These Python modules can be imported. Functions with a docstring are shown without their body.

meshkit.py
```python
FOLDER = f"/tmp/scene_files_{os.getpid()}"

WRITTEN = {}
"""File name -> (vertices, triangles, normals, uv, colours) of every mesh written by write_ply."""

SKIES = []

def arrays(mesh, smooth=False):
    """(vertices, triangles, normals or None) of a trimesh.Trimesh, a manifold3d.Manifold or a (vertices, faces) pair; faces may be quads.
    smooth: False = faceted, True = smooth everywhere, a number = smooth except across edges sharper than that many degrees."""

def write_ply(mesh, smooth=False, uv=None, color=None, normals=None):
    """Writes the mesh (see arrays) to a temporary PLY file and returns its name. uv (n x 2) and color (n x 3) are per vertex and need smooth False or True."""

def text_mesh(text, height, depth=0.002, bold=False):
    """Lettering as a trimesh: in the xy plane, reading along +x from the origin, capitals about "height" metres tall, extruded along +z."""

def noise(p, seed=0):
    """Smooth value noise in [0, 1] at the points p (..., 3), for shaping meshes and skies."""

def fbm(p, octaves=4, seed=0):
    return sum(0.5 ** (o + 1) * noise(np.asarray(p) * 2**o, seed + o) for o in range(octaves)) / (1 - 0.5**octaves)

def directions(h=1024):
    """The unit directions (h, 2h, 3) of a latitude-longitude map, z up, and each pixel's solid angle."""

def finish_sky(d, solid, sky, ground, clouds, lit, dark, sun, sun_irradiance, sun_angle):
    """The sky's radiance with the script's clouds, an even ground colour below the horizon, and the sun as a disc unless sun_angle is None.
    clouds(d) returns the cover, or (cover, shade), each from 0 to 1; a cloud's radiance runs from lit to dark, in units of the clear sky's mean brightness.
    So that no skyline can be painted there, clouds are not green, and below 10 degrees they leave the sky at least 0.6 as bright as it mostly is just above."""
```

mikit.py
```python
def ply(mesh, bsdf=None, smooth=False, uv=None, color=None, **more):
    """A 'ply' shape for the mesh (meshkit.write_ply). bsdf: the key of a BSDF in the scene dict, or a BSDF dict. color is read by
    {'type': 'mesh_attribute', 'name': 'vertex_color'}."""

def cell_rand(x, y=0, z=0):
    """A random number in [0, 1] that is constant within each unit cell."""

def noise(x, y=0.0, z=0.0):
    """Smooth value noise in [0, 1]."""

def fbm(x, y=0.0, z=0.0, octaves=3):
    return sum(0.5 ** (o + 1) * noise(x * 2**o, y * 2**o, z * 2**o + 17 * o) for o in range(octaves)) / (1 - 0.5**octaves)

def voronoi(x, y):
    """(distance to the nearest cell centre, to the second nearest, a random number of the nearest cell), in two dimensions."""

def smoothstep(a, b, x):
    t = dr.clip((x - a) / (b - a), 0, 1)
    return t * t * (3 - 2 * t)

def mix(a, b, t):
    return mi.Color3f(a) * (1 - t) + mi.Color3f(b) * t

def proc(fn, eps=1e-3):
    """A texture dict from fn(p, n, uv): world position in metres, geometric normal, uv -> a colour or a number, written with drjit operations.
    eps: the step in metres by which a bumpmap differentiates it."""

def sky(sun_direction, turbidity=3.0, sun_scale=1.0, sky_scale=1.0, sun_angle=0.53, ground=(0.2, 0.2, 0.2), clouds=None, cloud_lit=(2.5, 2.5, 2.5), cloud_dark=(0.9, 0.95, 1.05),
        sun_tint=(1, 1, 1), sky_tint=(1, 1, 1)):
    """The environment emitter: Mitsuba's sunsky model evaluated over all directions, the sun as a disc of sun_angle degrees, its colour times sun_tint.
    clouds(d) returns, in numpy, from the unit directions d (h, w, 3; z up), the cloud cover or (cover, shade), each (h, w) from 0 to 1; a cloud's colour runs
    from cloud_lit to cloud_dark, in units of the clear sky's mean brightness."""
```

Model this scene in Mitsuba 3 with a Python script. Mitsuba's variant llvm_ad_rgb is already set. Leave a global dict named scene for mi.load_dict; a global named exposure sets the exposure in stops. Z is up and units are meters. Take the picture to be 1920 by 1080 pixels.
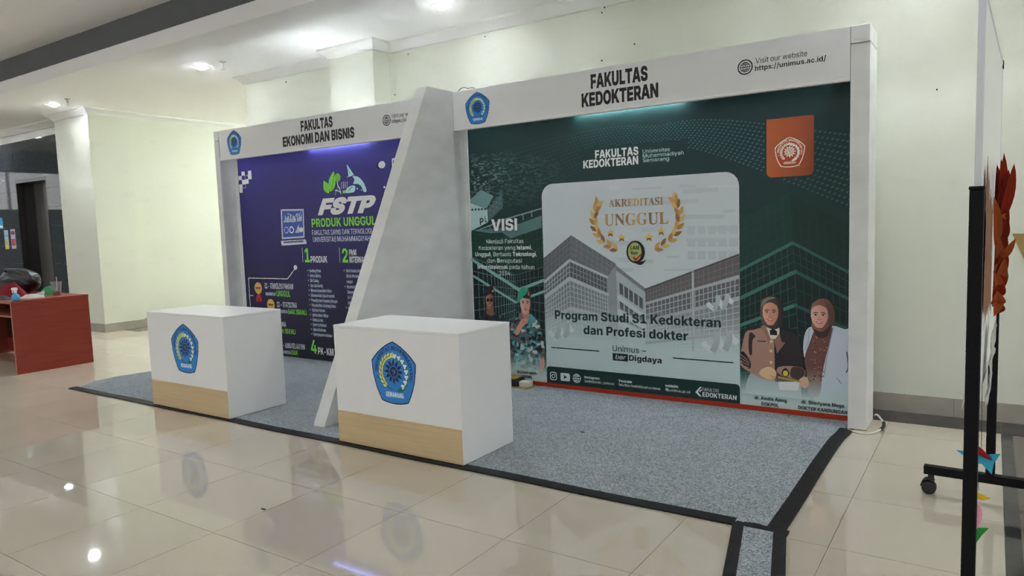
import math, random
import numpy as np, trimesh, manifold3d
import mitsuba as mi, drjit as dr
import mikit, meshkit
from mikit import proc, noise, fbm, smoothstep, mix
from shapely.geometry import Polygon, MultiPolygon, LineString, Point, box as sbox
from shapely import affinity, ops, union_all
from shapely.strtree import STRtree

T = mi.ScalarTransform4f
random.seed(7)
rng = np.random.default_rng(7)
scene = {'type': 'scene'}
labels = {}

# ------------------------------------------------------------------ camera, light, exposure
YAW, PITCH, ROLL = math.radians(33.9486), math.radians(-5.1144), math.radians(-1.9334)
EYE = np.array([3.7846, -4.9908, 1.3589])
FOCAL = 1341.07                      # in pixels of a 1920-wide frame
_fw = np.array([-math.sin(YAW) * math.cos(PITCH), math.cos(YAW) * math.cos(PITCH), math.sin(PITCH)])
_rt = np.cross(_fw, [0, 0, 1.0]); _rt /= np.linalg.norm(_rt)
_up = np.cross(_rt, _fw)
_up2 = -math.sin(ROLL) * _rt + math.cos(ROLL) * _up
scene['camera'] = {'type': 'perspective', 'fov': math.degrees(2 * math.atan(960 / FOCAL)), 'fov_axis': 'x', 'near_clip': 0.05, 'far_clip': 200.0,
                   'to_world': T().look_at(origin=EYE.tolist(), target=(EYE + _fw).tolist(), up=_up2.tolist())}
exposure = 2.9
scene['sky'] = mikit.sky([-0.4, -0.5, 0.6], turbidity=6.0, sun_scale=0.0, sky_scale=1.2, clouds=lambda d: np.ones(d.shape[:2]) * 0.85, cloud_lit=(1.0, 1.0, 1.0), cloud_dark=(0.9, 0.92, 0.95))
LAMP = 31.0                          # radiance of the hall's round ceiling lamps
LAMP_LOW = 58.0                      # the lamps over the booths
STRIP = 8.5                         # the strips behind the booth headers
UPLIGHT = 24.0                       # the tube lying on top of the left booth
HALL_ROWS = [(x, y) for y in (-3.4, -6.2, -9.0) for x in (-10.2, -6.82, -3.43, -0.05, 3.33, 6.71)]

# ------------------------------------------------------------------ helpers
def lin(c):
    c = np.asarray(c, float) / 255.0
    return np.where(c < 0.04045, c / 12.92, ((c + 0.055) / 1.055) ** 2.4)

def rgb(v): return {'type': 'rgb', 'value': [float(x) for x in v]}

def bsdf(key, color, rough=0.6, metal=0.0, spec=0.4, bump=None, bump_scale=1.0, **more):
    b = {'type': 'principled', 'base_color': color if isinstance(color, dict) else rgb(color), 'roughness': rough, 'metallic': metal, 'specular': spec, **more}
    if bump is not None:
        b = {'type': 'bumpmap', 'arbitrary': proc(bump), 'scale': bump_scale, 'bsdf': b}
    scene[key] = {'type': 'twosided', 'bsdf': b}
    return key

def numbered(k):
    if k not in labels and k not in scene and not any(x.startswith(k + '__') for x in scene): return k
    i = 1
    while True:
        q = f'{k}_{i:03d}'
        if q not in labels and q not in scene and not any(x.startswith(q + '__') for x in scene): return q
        i += 1

def put(key, mesh, mat, smooth=False, **more):
    key = numbered(key)
    scene[key] = mikit.ply(mesh, mat, smooth=smooth, **more)
    return key

def thing(name, label, cat, group=None):
    key = numbered(name)
    labels[key] = {'label': label, 'category': cat}
    if group: labels[key]['group'] = group
    return key

def part(parent, name, mesh, mat, smooth=False, label=None, **more):
    k = put(parent + '__' + name, mesh, mat, smooth, **more)
    if label: labels[k] = {'label': label}
    return k

def struct(name, mesh, mat, label=None, smooth=False):
    k = put(name, mesh, mat, smooth)
    labels[k] = {'kind': 'structure'}
    if label: labels[k]['label'] = label
    return k

def cat(ms): return trimesh.util.concatenate(ms)

def bx(x0, x1, y0, y1, z0, z1, ch=0.0):
    """A box, its edges chamfered by ch."""
    if ch <= 0:
        m = trimesh.creation.box((x1 - x0, y1 - y0, z1 - z0)); m.apply_translation(((x0 + x1) / 2, (y0 + y1) / 2, (z0 + z1) / 2)); return m
    pts = []
    for x in (x0, x1):
        for y in (y0, y1):
            for z in (z0, z1):
                sx, sy, sz = (1 if v == a else -1 for v, a in ((x, x0), (y, y0), (z, z0)))
                pts += [(x, y + sy * ch, z + sz * ch), (x + sx * ch, y, z + sz * ch), (x + sx * ch, y + sy * ch, z)]
    return trimesh.convex.convex_hull(np.array(pts))

def prism(poly, axis, a, b):
    """Extrudes a shapely polygon; axis 'x': polygon in (y, z); 'y': in (x, z); 'z': in (x, y); from a to b along the axis."""
    m = trimesh.creation.extrude_polygon(poly, b - a, engine='earcut')
    v = m.vertices.copy(); v[:, 2] += a
    if axis == 'x': v = v[:, [2, 0, 1]]
    elif axis == 'y': v = np.c_[v[:, 0], v[:, 2], v[:, 1]]
    m = trimesh.Trimesh(v, m.faces, process=False)
    if axis == 'y': m.invert()
    return m

def tube(pts, r, sides=8, smooth_n=0):
    p = np.asarray(pts, float)
    if smooth_n: p = catmull(p, smooth_n)
    t = np.gradient(p, axis=0); t /= np.linalg.norm(t, axis=1, keepdims=True) + 1e-12
    a = np.cross(t, np.where(np.abs(t[:, 2:]) < 0.9, [0, 0, 1.0], [1.0, 0, 0])); a /= np.linalg.norm(a, axis=1, keepdims=True) + 1e-12
    b = np.cross(t, a); ang = np.arange(sides) * 2 * np.pi / sides
    rr = np.broadcast_to(r, (len(p),))[:, None, None]
    v = p[:, None] + rr * (np.cos(ang)[None, :, None] * a[:, None] + np.sin(ang)[None, :, None] * b[:, None])
    v = v.reshape(-1, 3); f = []
    n = len(p)
    for i in range(n - 1):
        for j in range(sides):
            k = (j + 1) % sides
            f += [(i * sides + j, i * sides + k, (i + 1) * sides + k), (i * sides + j, (i + 1) * sides + k, (i + 1) * sides + j)]
    c0, c1 = len(v), len(v) + 1
    v = np.vstack([v, p[0], p[-1]])
    for j in range(sides):
        k = (j + 1) % sides
        f += [(c0, k, j), (c1, (n - 1) * sides + j, (n - 1) * sides + k)]
    return trimesh.Trimesh(v, f, process=False)

def catmull(p, n=8, closed=False):
    p = np.asarray(p, float); N = len(p); out = []
    for i in range(N if closed else N - 1):
        q = [p[(i + k) % N] if closed else p[min(max(i + k, 0), N - 1)] for k in (-1, 0, 1, 2)]
        for s in np.arange(n) / n:
            out.append(0.5 * (2 * q[1] + (q[2] - q[0]) * s + (2 * q[0] - 5 * q[1] + 4 * q[2] - q[3]) * s ** 2 + (3 * q[1] - q[0] - 3 * q[2] + q[3]) * s ** 3))
    if not closed: out.append(p[-1])
    return np.array(out)

def lathe(prof, n=32, at=(0, 0, 0)):
    m = trimesh.creation.revolve(np.array(prof, float), sections=n); m.apply_translation(at); return m

def disc_mesh(c, r, n=24, down=True):
    a = np.arange(n) * 2 * np.pi / n
    v = np.vstack([[c], np.c_[c[0] + r * np.cos(a), c[1] + r * np.sin(a), np.full(n, c[2])]])
    f = [(0, 1 + (i + 1) % n, 1 + i) if down else (0, 1 + i, 1 + (i + 1) % n) for i in range(n)]
    return trimesh.Trimesh(v, f, process=False)

# ------------------------------------------------------------------ materials
def _wall(p, n, uv):
    return mix((0.69, 0.71, 0.605), (0.73, 0.75, 0.65), fbm(p.x * 1.3 + p.y, p.z * 0.8, p.y * 1.1)) * (1 - 0.03 * smoothstep(0.62, 0.75, fbm(p.x * 3, p.z * 9, p.y * 3)))
bsdf('m_wall', proc(_wall), 0.55, spec=0.3)
bsdf('m_ceiling', (0.89, 0.89, 0.89), 0.7, spec=0.2)
bsdf('m_ceiling_grey', (0.15, 0.16, 0.165), 0.8, spec=0.2)
bsdf('m_trim', (0.80, 0.80, 0.77), 0.5, spec=0.3)
bsdf('m_white', proc(lambda p, n, uv: mix((0.74, 0.74, 0.74), (0.79, 0.79, 0.79), fbm(p.x * 4, p.y * 4, p.z * 4))), 0.38, spec=0.4,
     bump=lambda p, n, uv: fbm(p.x * 26, p.y * 26, p.z * 26), bump_scale=0.0006)
bsdf('m_plaster', proc(lambda p, n, uv: mix((0.66, 0.66, 0.64), (0.80, 0.80, 0.79), fbm(p.x * 5, p.y * 5, p.z * 9))), 0.45, spec=0.35,
     bump=lambda p, n, uv: fbm(p.x * 18, p.y * 10, p.z * 30) + 0.5 * noise(p.x * 60, p.y * 60, p.z * 60), bump_scale=0.0026)
bsdf('m_laminate', (0.77, 0.77, 0.765), 0.3, spec=0.45)
def _wood(p, n, uv):
    g = noise(p.x * 3.0, p.z * 160.0, 3) * 0.6 + noise(p.x * 9.0, p.z * 420.0, 8) * 0.4
    return mix((0.53, 0.39, 0.215), (0.61, 0.465, 0.27), g)
bsdf('m_wood', proc(_wood), 0.45, spec=0.35)
def _tile(k):
    def f(p, n, uv):
        return mix((0.49, 0.435, 0.35), (0.525, 0.47, 0.385), fbm(p.x * 2.1 + 7 * k, p.y * 2.1, 1.0)) * (0.97 + 0.02 * k)
    return f
for k in range(3):
    bsdf(f'm_tile_{k}', proc(_tile(k)), 0.012, spec=1.0)
bsdf('m_grout', (0.16, 0.145, 0.12), 0.8)
bsdf('m_black_tile', proc(lambda p, n, uv: mix((0.02, 0.02, 0.021), (0.05, 0.05, 0.05), fbm(p.x * 9, p.y * 9, p.z * 9))), 0.08, spec=0.5)
bsdf('m_skirting', proc(lambda p, n, uv: mix((0.32, 0.29, 0.24), (0.40, 0.365, 0.31), fbm(p.x * 12, p.y * 12, p.z * 12))), 0.25, spec=0.5)
def _granite(p, n, uv):
    return mix((0.016, 0.021, 0.025), (0.032, 0.040, 0.045), smoothstep(0.3, 0.8, noise(p.x * 70, p.y * 70, p.z * 70)))
bsdf('m_granite', proc(_granite), 0.02, spec=0.9)
def _carpet(p, n, uv):
    a = noise(p.x * 330, p.y * 330) * 0.55 + noise(p.x * 130, p.y * 170, 5) * 0.45
    b = fbm(p.x * 6, p.y * 6, 2)
    return mix((0.145, 0.17, 0.19), (0.415, 0.455, 0.48), smoothstep(0.25, 0.78, a)) * (0.92 + 0.16 * b)
bsdf('m_carpet', proc(_carpet), 0.95, spec=0.1, bump=lambda p, n, uv: noise(p.x * 260, p.y * 260), bump_scale=0.003)
bsdf('m_tape', proc(lambda p, n, uv: mix((0.006, 0.006, 0.007), (0.016, 0.016, 0.017), fbm(p.x * 40, p.y * 40))), 0.5, spec=0.2)
bsdf('m_print', {'type': 'mesh_attribute', 'name': 'vertex_color'}, 0.5, spec=0.35)
bsdf('m_black_metal', (0.006, 0.006, 0.007), 0.5, spec=0.12)
bsdf('m_alu', (0.62, 0.63, 0.65), 0.35, 0.5, spec=0.5)
bsdf('m_chrome', (0.6, 0.6, 0.6), 0.2, 1.0)
bsdf('m_steel', proc(lambda p, n, uv: mix((0.22, 0.21, 0.20), (0.30, 0.29, 0.28), noise(p.x * 200, p.z * 2))), 0.28, 0.7)
bsdf('m_dark_stone', (0.018, 0.017, 0.018), 0.08, spec=0.5)
bsdf('m_rubber', (0.015, 0.015, 0.016), 0.6)
bsdf('m_board', (0.80, 0.82, 0.80), 0.25, spec=0.5)
bsdf('m_red_wood', proc(lambda p, n, uv: mix((0.20, 0.030, 0.018), (0.26, 0.042, 0.024), noise(p.y * 6, p.z * 90, p.x * 6))), 0.4, spec=0.35)
bsdf('m_wood_edge', (0.33, 0.13, 0.08), 0.45)
bsdf('m_dark_wood', (0.035, 0.016, 0.015), 0.4)
bsdf('m_red_strip', (0.42, 0.035, 0.012), 0.4)
bsdf('m_red_cloth', proc(lambda p, n, uv: mix((0.15, 0.008, 0.015), (0.24, 0.013, 0.024), fbm(p.x * 20, p.y * 20, p.z * 20))), 0.8, spec=0.2)
bsdf('m_green_plastic', (0.012, 0.22, 0.085), 0.3, spec=0.5)
bsdf('m_black_vinyl', (0.010, 0.011, 0.012), 0.3, spec=0.4)
bsdf('m_tissue', (0.62, 0.60, 0.57), 0.85)
bsdf('m_blue_plastic', (0.05, 0.36, 0.62), 0.2, spec=0.5)
bsdf('m_cream_plastic', (0.68, 0.65, 0.55), 0.4)
bsdf('m_yellow_dark', (0.33, 0.25, 0.06), 0.45)
bsdf('m_cardboard', (0.33, 0.22, 0.08), 0.8)
bsdf('m_tea', (0.20, 0.020, 0.010), 0.3, spec=0.2)
scene['m_clear_cup'] = {'type': 'blendbsdf', 'weight': 0.06, 'a': {'type': 'thindielectric'}, 'b': {'type': 'twosided', 'bsdf': {'type': 'principled', 'base_color': rgb((0.8, 0.8, 0.8)), 'roughness': 0.2}}}
scene['m_pane'] = {'type': 'thindielectric'}
def paper(key, c, trans=0.5):
    scene[key] = {'type': 'principledthin', 'base_color': rgb(c), 'roughness': 0.6, 'diff_trans': trans}
    return key
for nm, c in dict(red=(0.26, 0.028, 0.014), orange=(0.36, 0.085, 0.03), rust=(0.17, 0.028, 0.016), deep=(0.42, 0.02, 0.03), blue=(0.06, 0.42, 0.60), yellow=(0.75, 0.52, 0.03), pink=(0.85, 0.36, 0.50), green=(0.03, 0.30, 0.05)).items():
    paper('m_paper_' + nm, c, 0.3 if nm in ('red', 'orange', 'rust') else 0.5)
scene['m_paper_white'] = {'type': 'principledthin', 'base_color': rgb((0.75, 0.76, 0.76)), 'roughness': 0.5, 'diff_trans': 0.6}

bsdf('m_brown_paper', proc(lambda p, n, uv: mix((0.13, 0.055, 0.035), (0.30, 0.16, 0.10), fbm(p.x * 14, p.y * 14, p.z * 5))), 0.8, spec=0.2)
bsdf('m_dull_plastic', (0.42, 0.42, 0.40), 0.35)

# ------------------------------------------------------------------ the setting
HC, HU, YW = 3.18, 3.65, 0.427
S = 0.6
TX0, TY0 = -0.945, -2.552
def to_px(p):
    d = np.asarray(p, float) - EYE
    R = math.cos(ROLL) * _rt + math.sin(ROLL) * _up
    z = d @ _fw
    return 960 + FOCAL * (d @ R) / z, 540 - FOCAL * (d @ _up2) / z, z
struct('floor', bx(-17, 9.0, -12, 4.0, -0.05, -0.003), 'm_grout', 'polished beige tile floor of the hall')
tiles = []
for i in range(-28, 18):
    for j in range(-17, 12):
        x0, y0 = TX0 + i * S, TY0 + j * S
        x1, y1 = x0 + S, y0 + S
        if x0 < -17 or x1 > 9.0 or y0 < -12 or y1 > 4.0: continue
        if y0 > YW - 0.02 and not (-6.9 < x0 and x1 < -3.3): continue
        if x1 > 3.92:
            if x0 < 3.9 - S: continue
            if x0 < 3.9: x1 = 3.913
        if y0 < 0.13 < y1 and x1 > -3.2: y1 = 0.128
        u, v, z = to_px(((x0 + x1) / 2, (y0 + y1) / 2, 0))
        seen = z > 0.3 and -60 < u < 1980 and -50 < v < 1140
        tiles.append((not seen, z, x0, x1, y0, y1))
tiles.sort()
G = 0.0012
left_over = []
for k, (hid, z, x0, x1, y0, y1) in enumerate(tiles):
    if x0 > 3.85: mat = 'm_black_tile'
    else: mat = f'm_tile_{int(rng.integers(3))}'
    m = bx(x0 + G, x1 - G, y0 + G, y1 - G, -0.012, 0.0)
    if not hid and k < 290 and mat != 'm_black_tile': put('floor__tile', m, mat)
    elif mat != 'm_black_tile': left_over.append(m)
    else: put('floor__black_tile', m, mat) if not hid else left_over.append(m)
for i in range(-3, 16):                                        # the black border along the back wall
    x0 = TX0 + i * S
    if x0 + S > 9.0: break
    put('floor__black_tile', bx(x0 + G, x0 + S - G, 0.13, YW, -0.012, 0.0), 'm_black_tile')
k = put('floor__tile_field', cat(left_over), 'm_tile_1'); labels[k] = {'kind': 'stuff'}

NAILS = [(-0.987, 3.04), (1.136, 3.078), (1.111, 3.043), (-0.061, 3.051), (1.391, 2.748), (-1.186, 2.677), (1.101, 2.663), (-2.807, 3.022), (3.47, 2.124)]   # old nails in the wall
struct('wall_back', cat([bx(-3.56, 9.0, YW, 0.62, 0, HC), bx(-3.56, -3.38, 0.62, 4.0, 0, HC)]), 'm_wall', 'pale yellow green painted wall behind the booths')
for x, z in NAILS:
    put('wall_back__nail', trimesh.creation.cylinder(0.005, 0.012, sections=8, transform=trimesh.transformations.translation_matrix((x, YW - 0.005, z)) @ trimesh.transformations.rotation_matrix(math.pi / 2, (1, 0, 0))), 'm_rubber')
struct('pillar', bx(-1.86, -1.25, 0.205, YW, 0, HC), 'm_wall', 'square pillar on the back wall above the booth')
struct('wall_corridor_left', bx(-7.2, -6.87, 0.7, 4.0, 0, HC), 'm_wall', 'brightly lit side wall of the corridor')
struct('wall_corridor_end', bx(-6.87, -3.56, 3.9, 4.0, 0, HC), 'm_wall')
struct('pillar', bx(-7.75, -6.77, 0.2, 0.78, 0, HC), 'm_wall', 'broad pillar between the granite wall and the corridor')
# granite wall with the lift
EX0, EX1, EZ, GY = -9.72, -8.62, 2.35, 0.42
struct('wall_granite', cat([bx(-17, EX0, GY, 0.6, 0, HC), bx(EX1, -7.75, GY, 0.6, 0, HC), bx(EX0, EX1, GY, 0.6, EZ, HC)]), 'm_trim', 'wall clad in black mirror polished granite')
zs = [0.0] + [round(2.47 - 0.3 * k, 3) for k in range(7, -1, -1)] + [2.97]
xs = sorted([EX0 - 0.6 * k for k in range(0, 6)] + [EX0 + 0.55, EX1, -8.02, -7.75])
for a, b in zip(xs[:-1], xs[1:]):
    for c, d in zip(zs[:-1], zs[1:]):
        if a >= EX0 - 0.01 and b <= EX1 + 0.01:
            if d <= EZ: continue
            c = max(c, EZ)
        put('wall_granite__granite_panel', bx(a + 0.0015, b - 0.0015, GY - 0.02, GY, c + 0.0015, d - 0.0015), 'm_granite')
struct('door_1', cat([bx(EX0, EX0 + 0.03, GY - 0.02, 0.72, 0, EZ), bx(EX1 - 0.03, EX1, GY - 0.02, 0.72, 0, EZ), bx(EX0 + 0.03, EX1 - 0.03, GY - 0.02, 0.72, EZ - 0.05, EZ)]), 'm_dark_stone', 'lift doorway with a dark stone surround')
put('door_1__door_leaf', bx(EX0 + 0.03, -9.30, 0.66, 0.70, 0, EZ - 0.05, 0.004), 'm_steel')
put('door_1__door_leaf', bx(-9.285, EX1 - 0.03, 0.63, 0.67, 0, EZ - 0.05, 0.004), 'm_steel')
# ceilings
struct('ceiling', cat([bx(-17, 9.0, -0.95, 0.62, HC, HC + 0.13), bx(-17, 9.0, -0.93, 0.62, HC + 0.13, HC + 0.155), bx(-6.87, -3.56, 0.62, 4.0, HC, HC + 0.1)]), 'm_ceiling', 'white plaster ceiling over the booths')
struct('trim_1', bx(-17, 9.0, -0.80, -0.70, HC + 0.155, HU), 'm_ceiling_grey', 'grey upstand of the recess where the two ceilings meet')
struct('ceiling_hall', bx(-17, 9.0, -12, -0.70, HU, HU + 0.1), 'm_ceiling', 'white ceiling of the hall')
# cornice, mitred round every corner
def cornice(path, prof):
    p = np.array(path, float); n = len(p)
    d = np.diff(p, axis=0); d /= np.linalg.norm(d, axis=1, keepdims=True)
    nl = np.c_[-d[:, 1], d[:, 0]]
    mit = np.zeros_like(p)
    mit[0], mit[-1] = nl[0], nl[-1]
    for i in range(1, n - 1):
        s = nl[i - 1] + nl[i]; mit[i] = s / (1 + nl[i - 1] @ nl[i])
    v = np.array([[*(p[i] + mit[i] * a), z] for i in range(n) for a, z in prof]); m = len(prof)
    f = [(i * m + j, i * m + (j + 1) % m, (i + 1) * m + (j + 1) % m, (i + 1) * m + j) for i in range(n - 1) for j in range(m)]
    f = [t for q in f for t in ((q[0], q[1], q[2]), (q[0], q[2], q[3]))]
    return trimesh.Trimesh(v, f, process=False)
prof = [(0, HC), (0, 3.087), (0.012, 3.087), (0.016, 3.10), (0.03, 3.118), (0.052, 3.142), (0.075, 3.155), (0.085, 3.16), (0.088, HC)]
path = [(9.0, YW), (-1.25, YW), (-1.25, 0.205), (-1.86, 0.205), (-1.86, YW), (-3.56, YW), (-3.56, 3.9), (-6.87, 3.9), (-6.87, 0.78), (-6.77, 0.78), (-6.77, 0.2), (-7.75, 0.2), (-7.75, 0.40), (-17, 0.40)]
struct('trim_2', cornice(path, prof), 'm_trim', 'white cornice along the top of the walls', smooth=25)
# skirting tiles
def skirting(a, b, name):
    a, b = np.array(a, float), np.array(b, float); L = np.linalg.norm(b - a); d = (b - a) / L; nrm = np.array([-d[1], d[0]])
    t = 0.0
    while t < L - 0.02:
        e = min(t + S, L)
        q = [a + d * (t + 0.001), a + d * (e - 0.001)]
        poly = Polygon([q[0], q[1], q[1] + nrm * 0.011, q[0] + nrm * 0.011])
        put(name + '__skirting_tile', prism(poly, 'z', 0.0, 0.118), 'm_skirting'); t = e
struct('baseboard_back', bx(3.0, 9.0, YW - 0.004, YW, 0.0, 0.12), 'm_grout', 'skirting of grey tiles along the back wall')
skirting((9.0, YW), (2.9, YW), 'baseboard_back')
struct('baseboard_left', cat([bx(-6.87, -6.866, 0.78, 3.9, 0, 0.12), bx(-6.77, -6.766, 0.2, 0.78, 0, 0.12), bx(-7.75, -6.77, 0.196, 0.2, 0, 0.12)]), 'm_grout', 'skirting of grey tiles round the pillar and the corridor')
skirting((-6.87, 3.9), (-6.87, 0.78), 'baseboard_left'); skirting((-6.77, 0.78), (-6.77, 0.19), 'baseboard_left'); skirting((-6.76, 0.2), (-7.75, 0.2), 'baseboard_left')
# the far walls of the hall: glazed front, left wall with a high window band
def glazed(name, along, lo, hi, at, z0, z1, step, mat):
    """A wall with one long glazed band: wall below and above, mullions and panes."""
    f = (lambda a, b, c, d: bx(a, b, at - 0.1, at + 0.1, c, d)) if along == 'x' else (lambda a, b, c, d: bx(at - 0.1, at + 0.1, a, b, c, d))
    g = (lambda a, b, c, d: bx(a, b, at - 0.03, at + 0.03, c, d)) if along == 'x' else (lambda a, b, c, d: bx(at - 0.03, at + 0.03, a, b, c, d))
    struct('wall_' + name, cat([f(lo, hi, 0, z0), f(lo, hi, z1, HU)]), mat)
    n = int(round((hi - lo) / step)); key = struct('window_' + {'front': '1', 'left': '2', 'right': '3'}[name], cat([g(lo + (hi - lo) * k / n - 0.03, lo + (hi - lo) * k / n + 0.03, z0, z1) for k in range(n + 1)]), 'm_alu')
    for k in range(n):
        a, b = lo + (hi - lo) * k / n + 0.03, lo + (hi - lo) * (k + 1) / n - 0.03
        v = np.array([(a, at, z0), (b, at, z0), (b, at, z1), (a, at, z1)]) if along == 'x' else np.array([(at, a, z0), (at, b, z0), (at, b, z1), (at, a, z1)])
        put(key + '__pane', trimesh.Trimesh(v, [(0, 1, 2), (0, 2, 3)], process=False), 'm_pane')
bsdf('m_hall_grey', (0.36, 0.40, 0.44), 0.6)
glazed('front', 'x', -17, 9.0, -12.0, 1.2, 3.0, 1.8, 'm_wall')
glazed('left', 'y', -12, 0.42, -17.0, 2.15, 3.1, 1.4, 'm_hall_grey')
glazed('right', 'y', -12, 0.62, 9.0, 0.1, 3.2, 1.58, 'm_wall')

# ------------------------------------------------------------------ ceiling lamps
def downlight(x, y, z, label, power, group=None):
    t = thing('ceiling_downlight', label, 'ceiling light', group)
    part(t, 'frame', lathe([(0.066, 0.004), (0.068, -0.006), (0.088, -0.004), (0.092, 0.0), (0.092, 0.004)], 32, (x, y, z)), 'm_trim', 30)
    m = lathe([(0.0, -0.034), (0.03, -0.031), (0.055, -0.018), (0.0665, 0.0)], 24, (x, y, z))
    if m.face_normals[:, 2].mean() > 0: m.invert()
    k = part(t, 'diffuser', m, 'm_trim', True)
    scene[k]['emitter'] = {'type': 'area', 'radiance': rgb(np.array([0.95, 1.0, 1.05]) * power)}
    return t
for x, lab in ((-6.82, 'round recessed ceiling lamp nearest the granite wall'), (-3.43, 'round recessed ceiling lamp above the left booth end, middle of the three'), (-0.05, 'round recessed ceiling lamp above the right booth, at the top edge')):
    downlight(x, -0.2, HC, lab, LAMP_LOW)
for x in (-10.2, 3.33, 6.71): downlight(x, -0.2, HC, 'round recessed ceiling lamp out of view', LAMP_LOW, 'ceiling lamps out of view')
for x, y in ((-4.0, 2.2), (-4.6, 3.1), (-5.6, 3.6)): downlight(x, y, HC, 'round recessed ceiling lamp out of view', LAMP_LOW * 1.5, 'ceiling lamps out of view')
for x, y in HALL_ROWS: downlight(x, y, HU, 'round recessed ceiling lamp out of view', LAMP, 'ceiling lamps out of view')
def sprinkler(x, y, lab):
    t = thing('sprinkler_head', lab, 'sprinkler')
    part(t, 'escutcheon', lathe([(0.0, -0.012), (0.018, -0.011), (0.036, -0.003), (0.04, 0.0)], 20, (x, y, HC)), 'm_chrome', 30)
    part(t, 'stem', lathe([(0.0, -0.055), (0.011, -0.055), (0.013, -0.03), (0.009, -0.01), (0, -0.01)], 12, (x, y, HC)), 'm_chrome', 30)
    part(t, 'deflector', cat([lathe([(0, -0.082), (0.022, -0.084), (0.022, -0.08), (0, -0.078)], 14, (x, y, HC)), tube([(x + 0.011, y, HC - 0.05), (x + 0.014, y, HC - 0.066), (x + 0.004, y, HC - 0.08)], 0.0025, 5), tube([(x - 0.011, y, HC - 0.05), (x - 0.014, y, HC - 0.066), (x - 0.004, y, HC - 0.08)], 0.0025, 5)]), 'm_chrome')
sprinkler(-6.29, -0.27, 'small metal sprinkler head on the ceiling beside the left lamp')
sprinkler(-3.06, -0.19, 'small metal sprinkler head on the ceiling beside the middle lamp')

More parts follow.
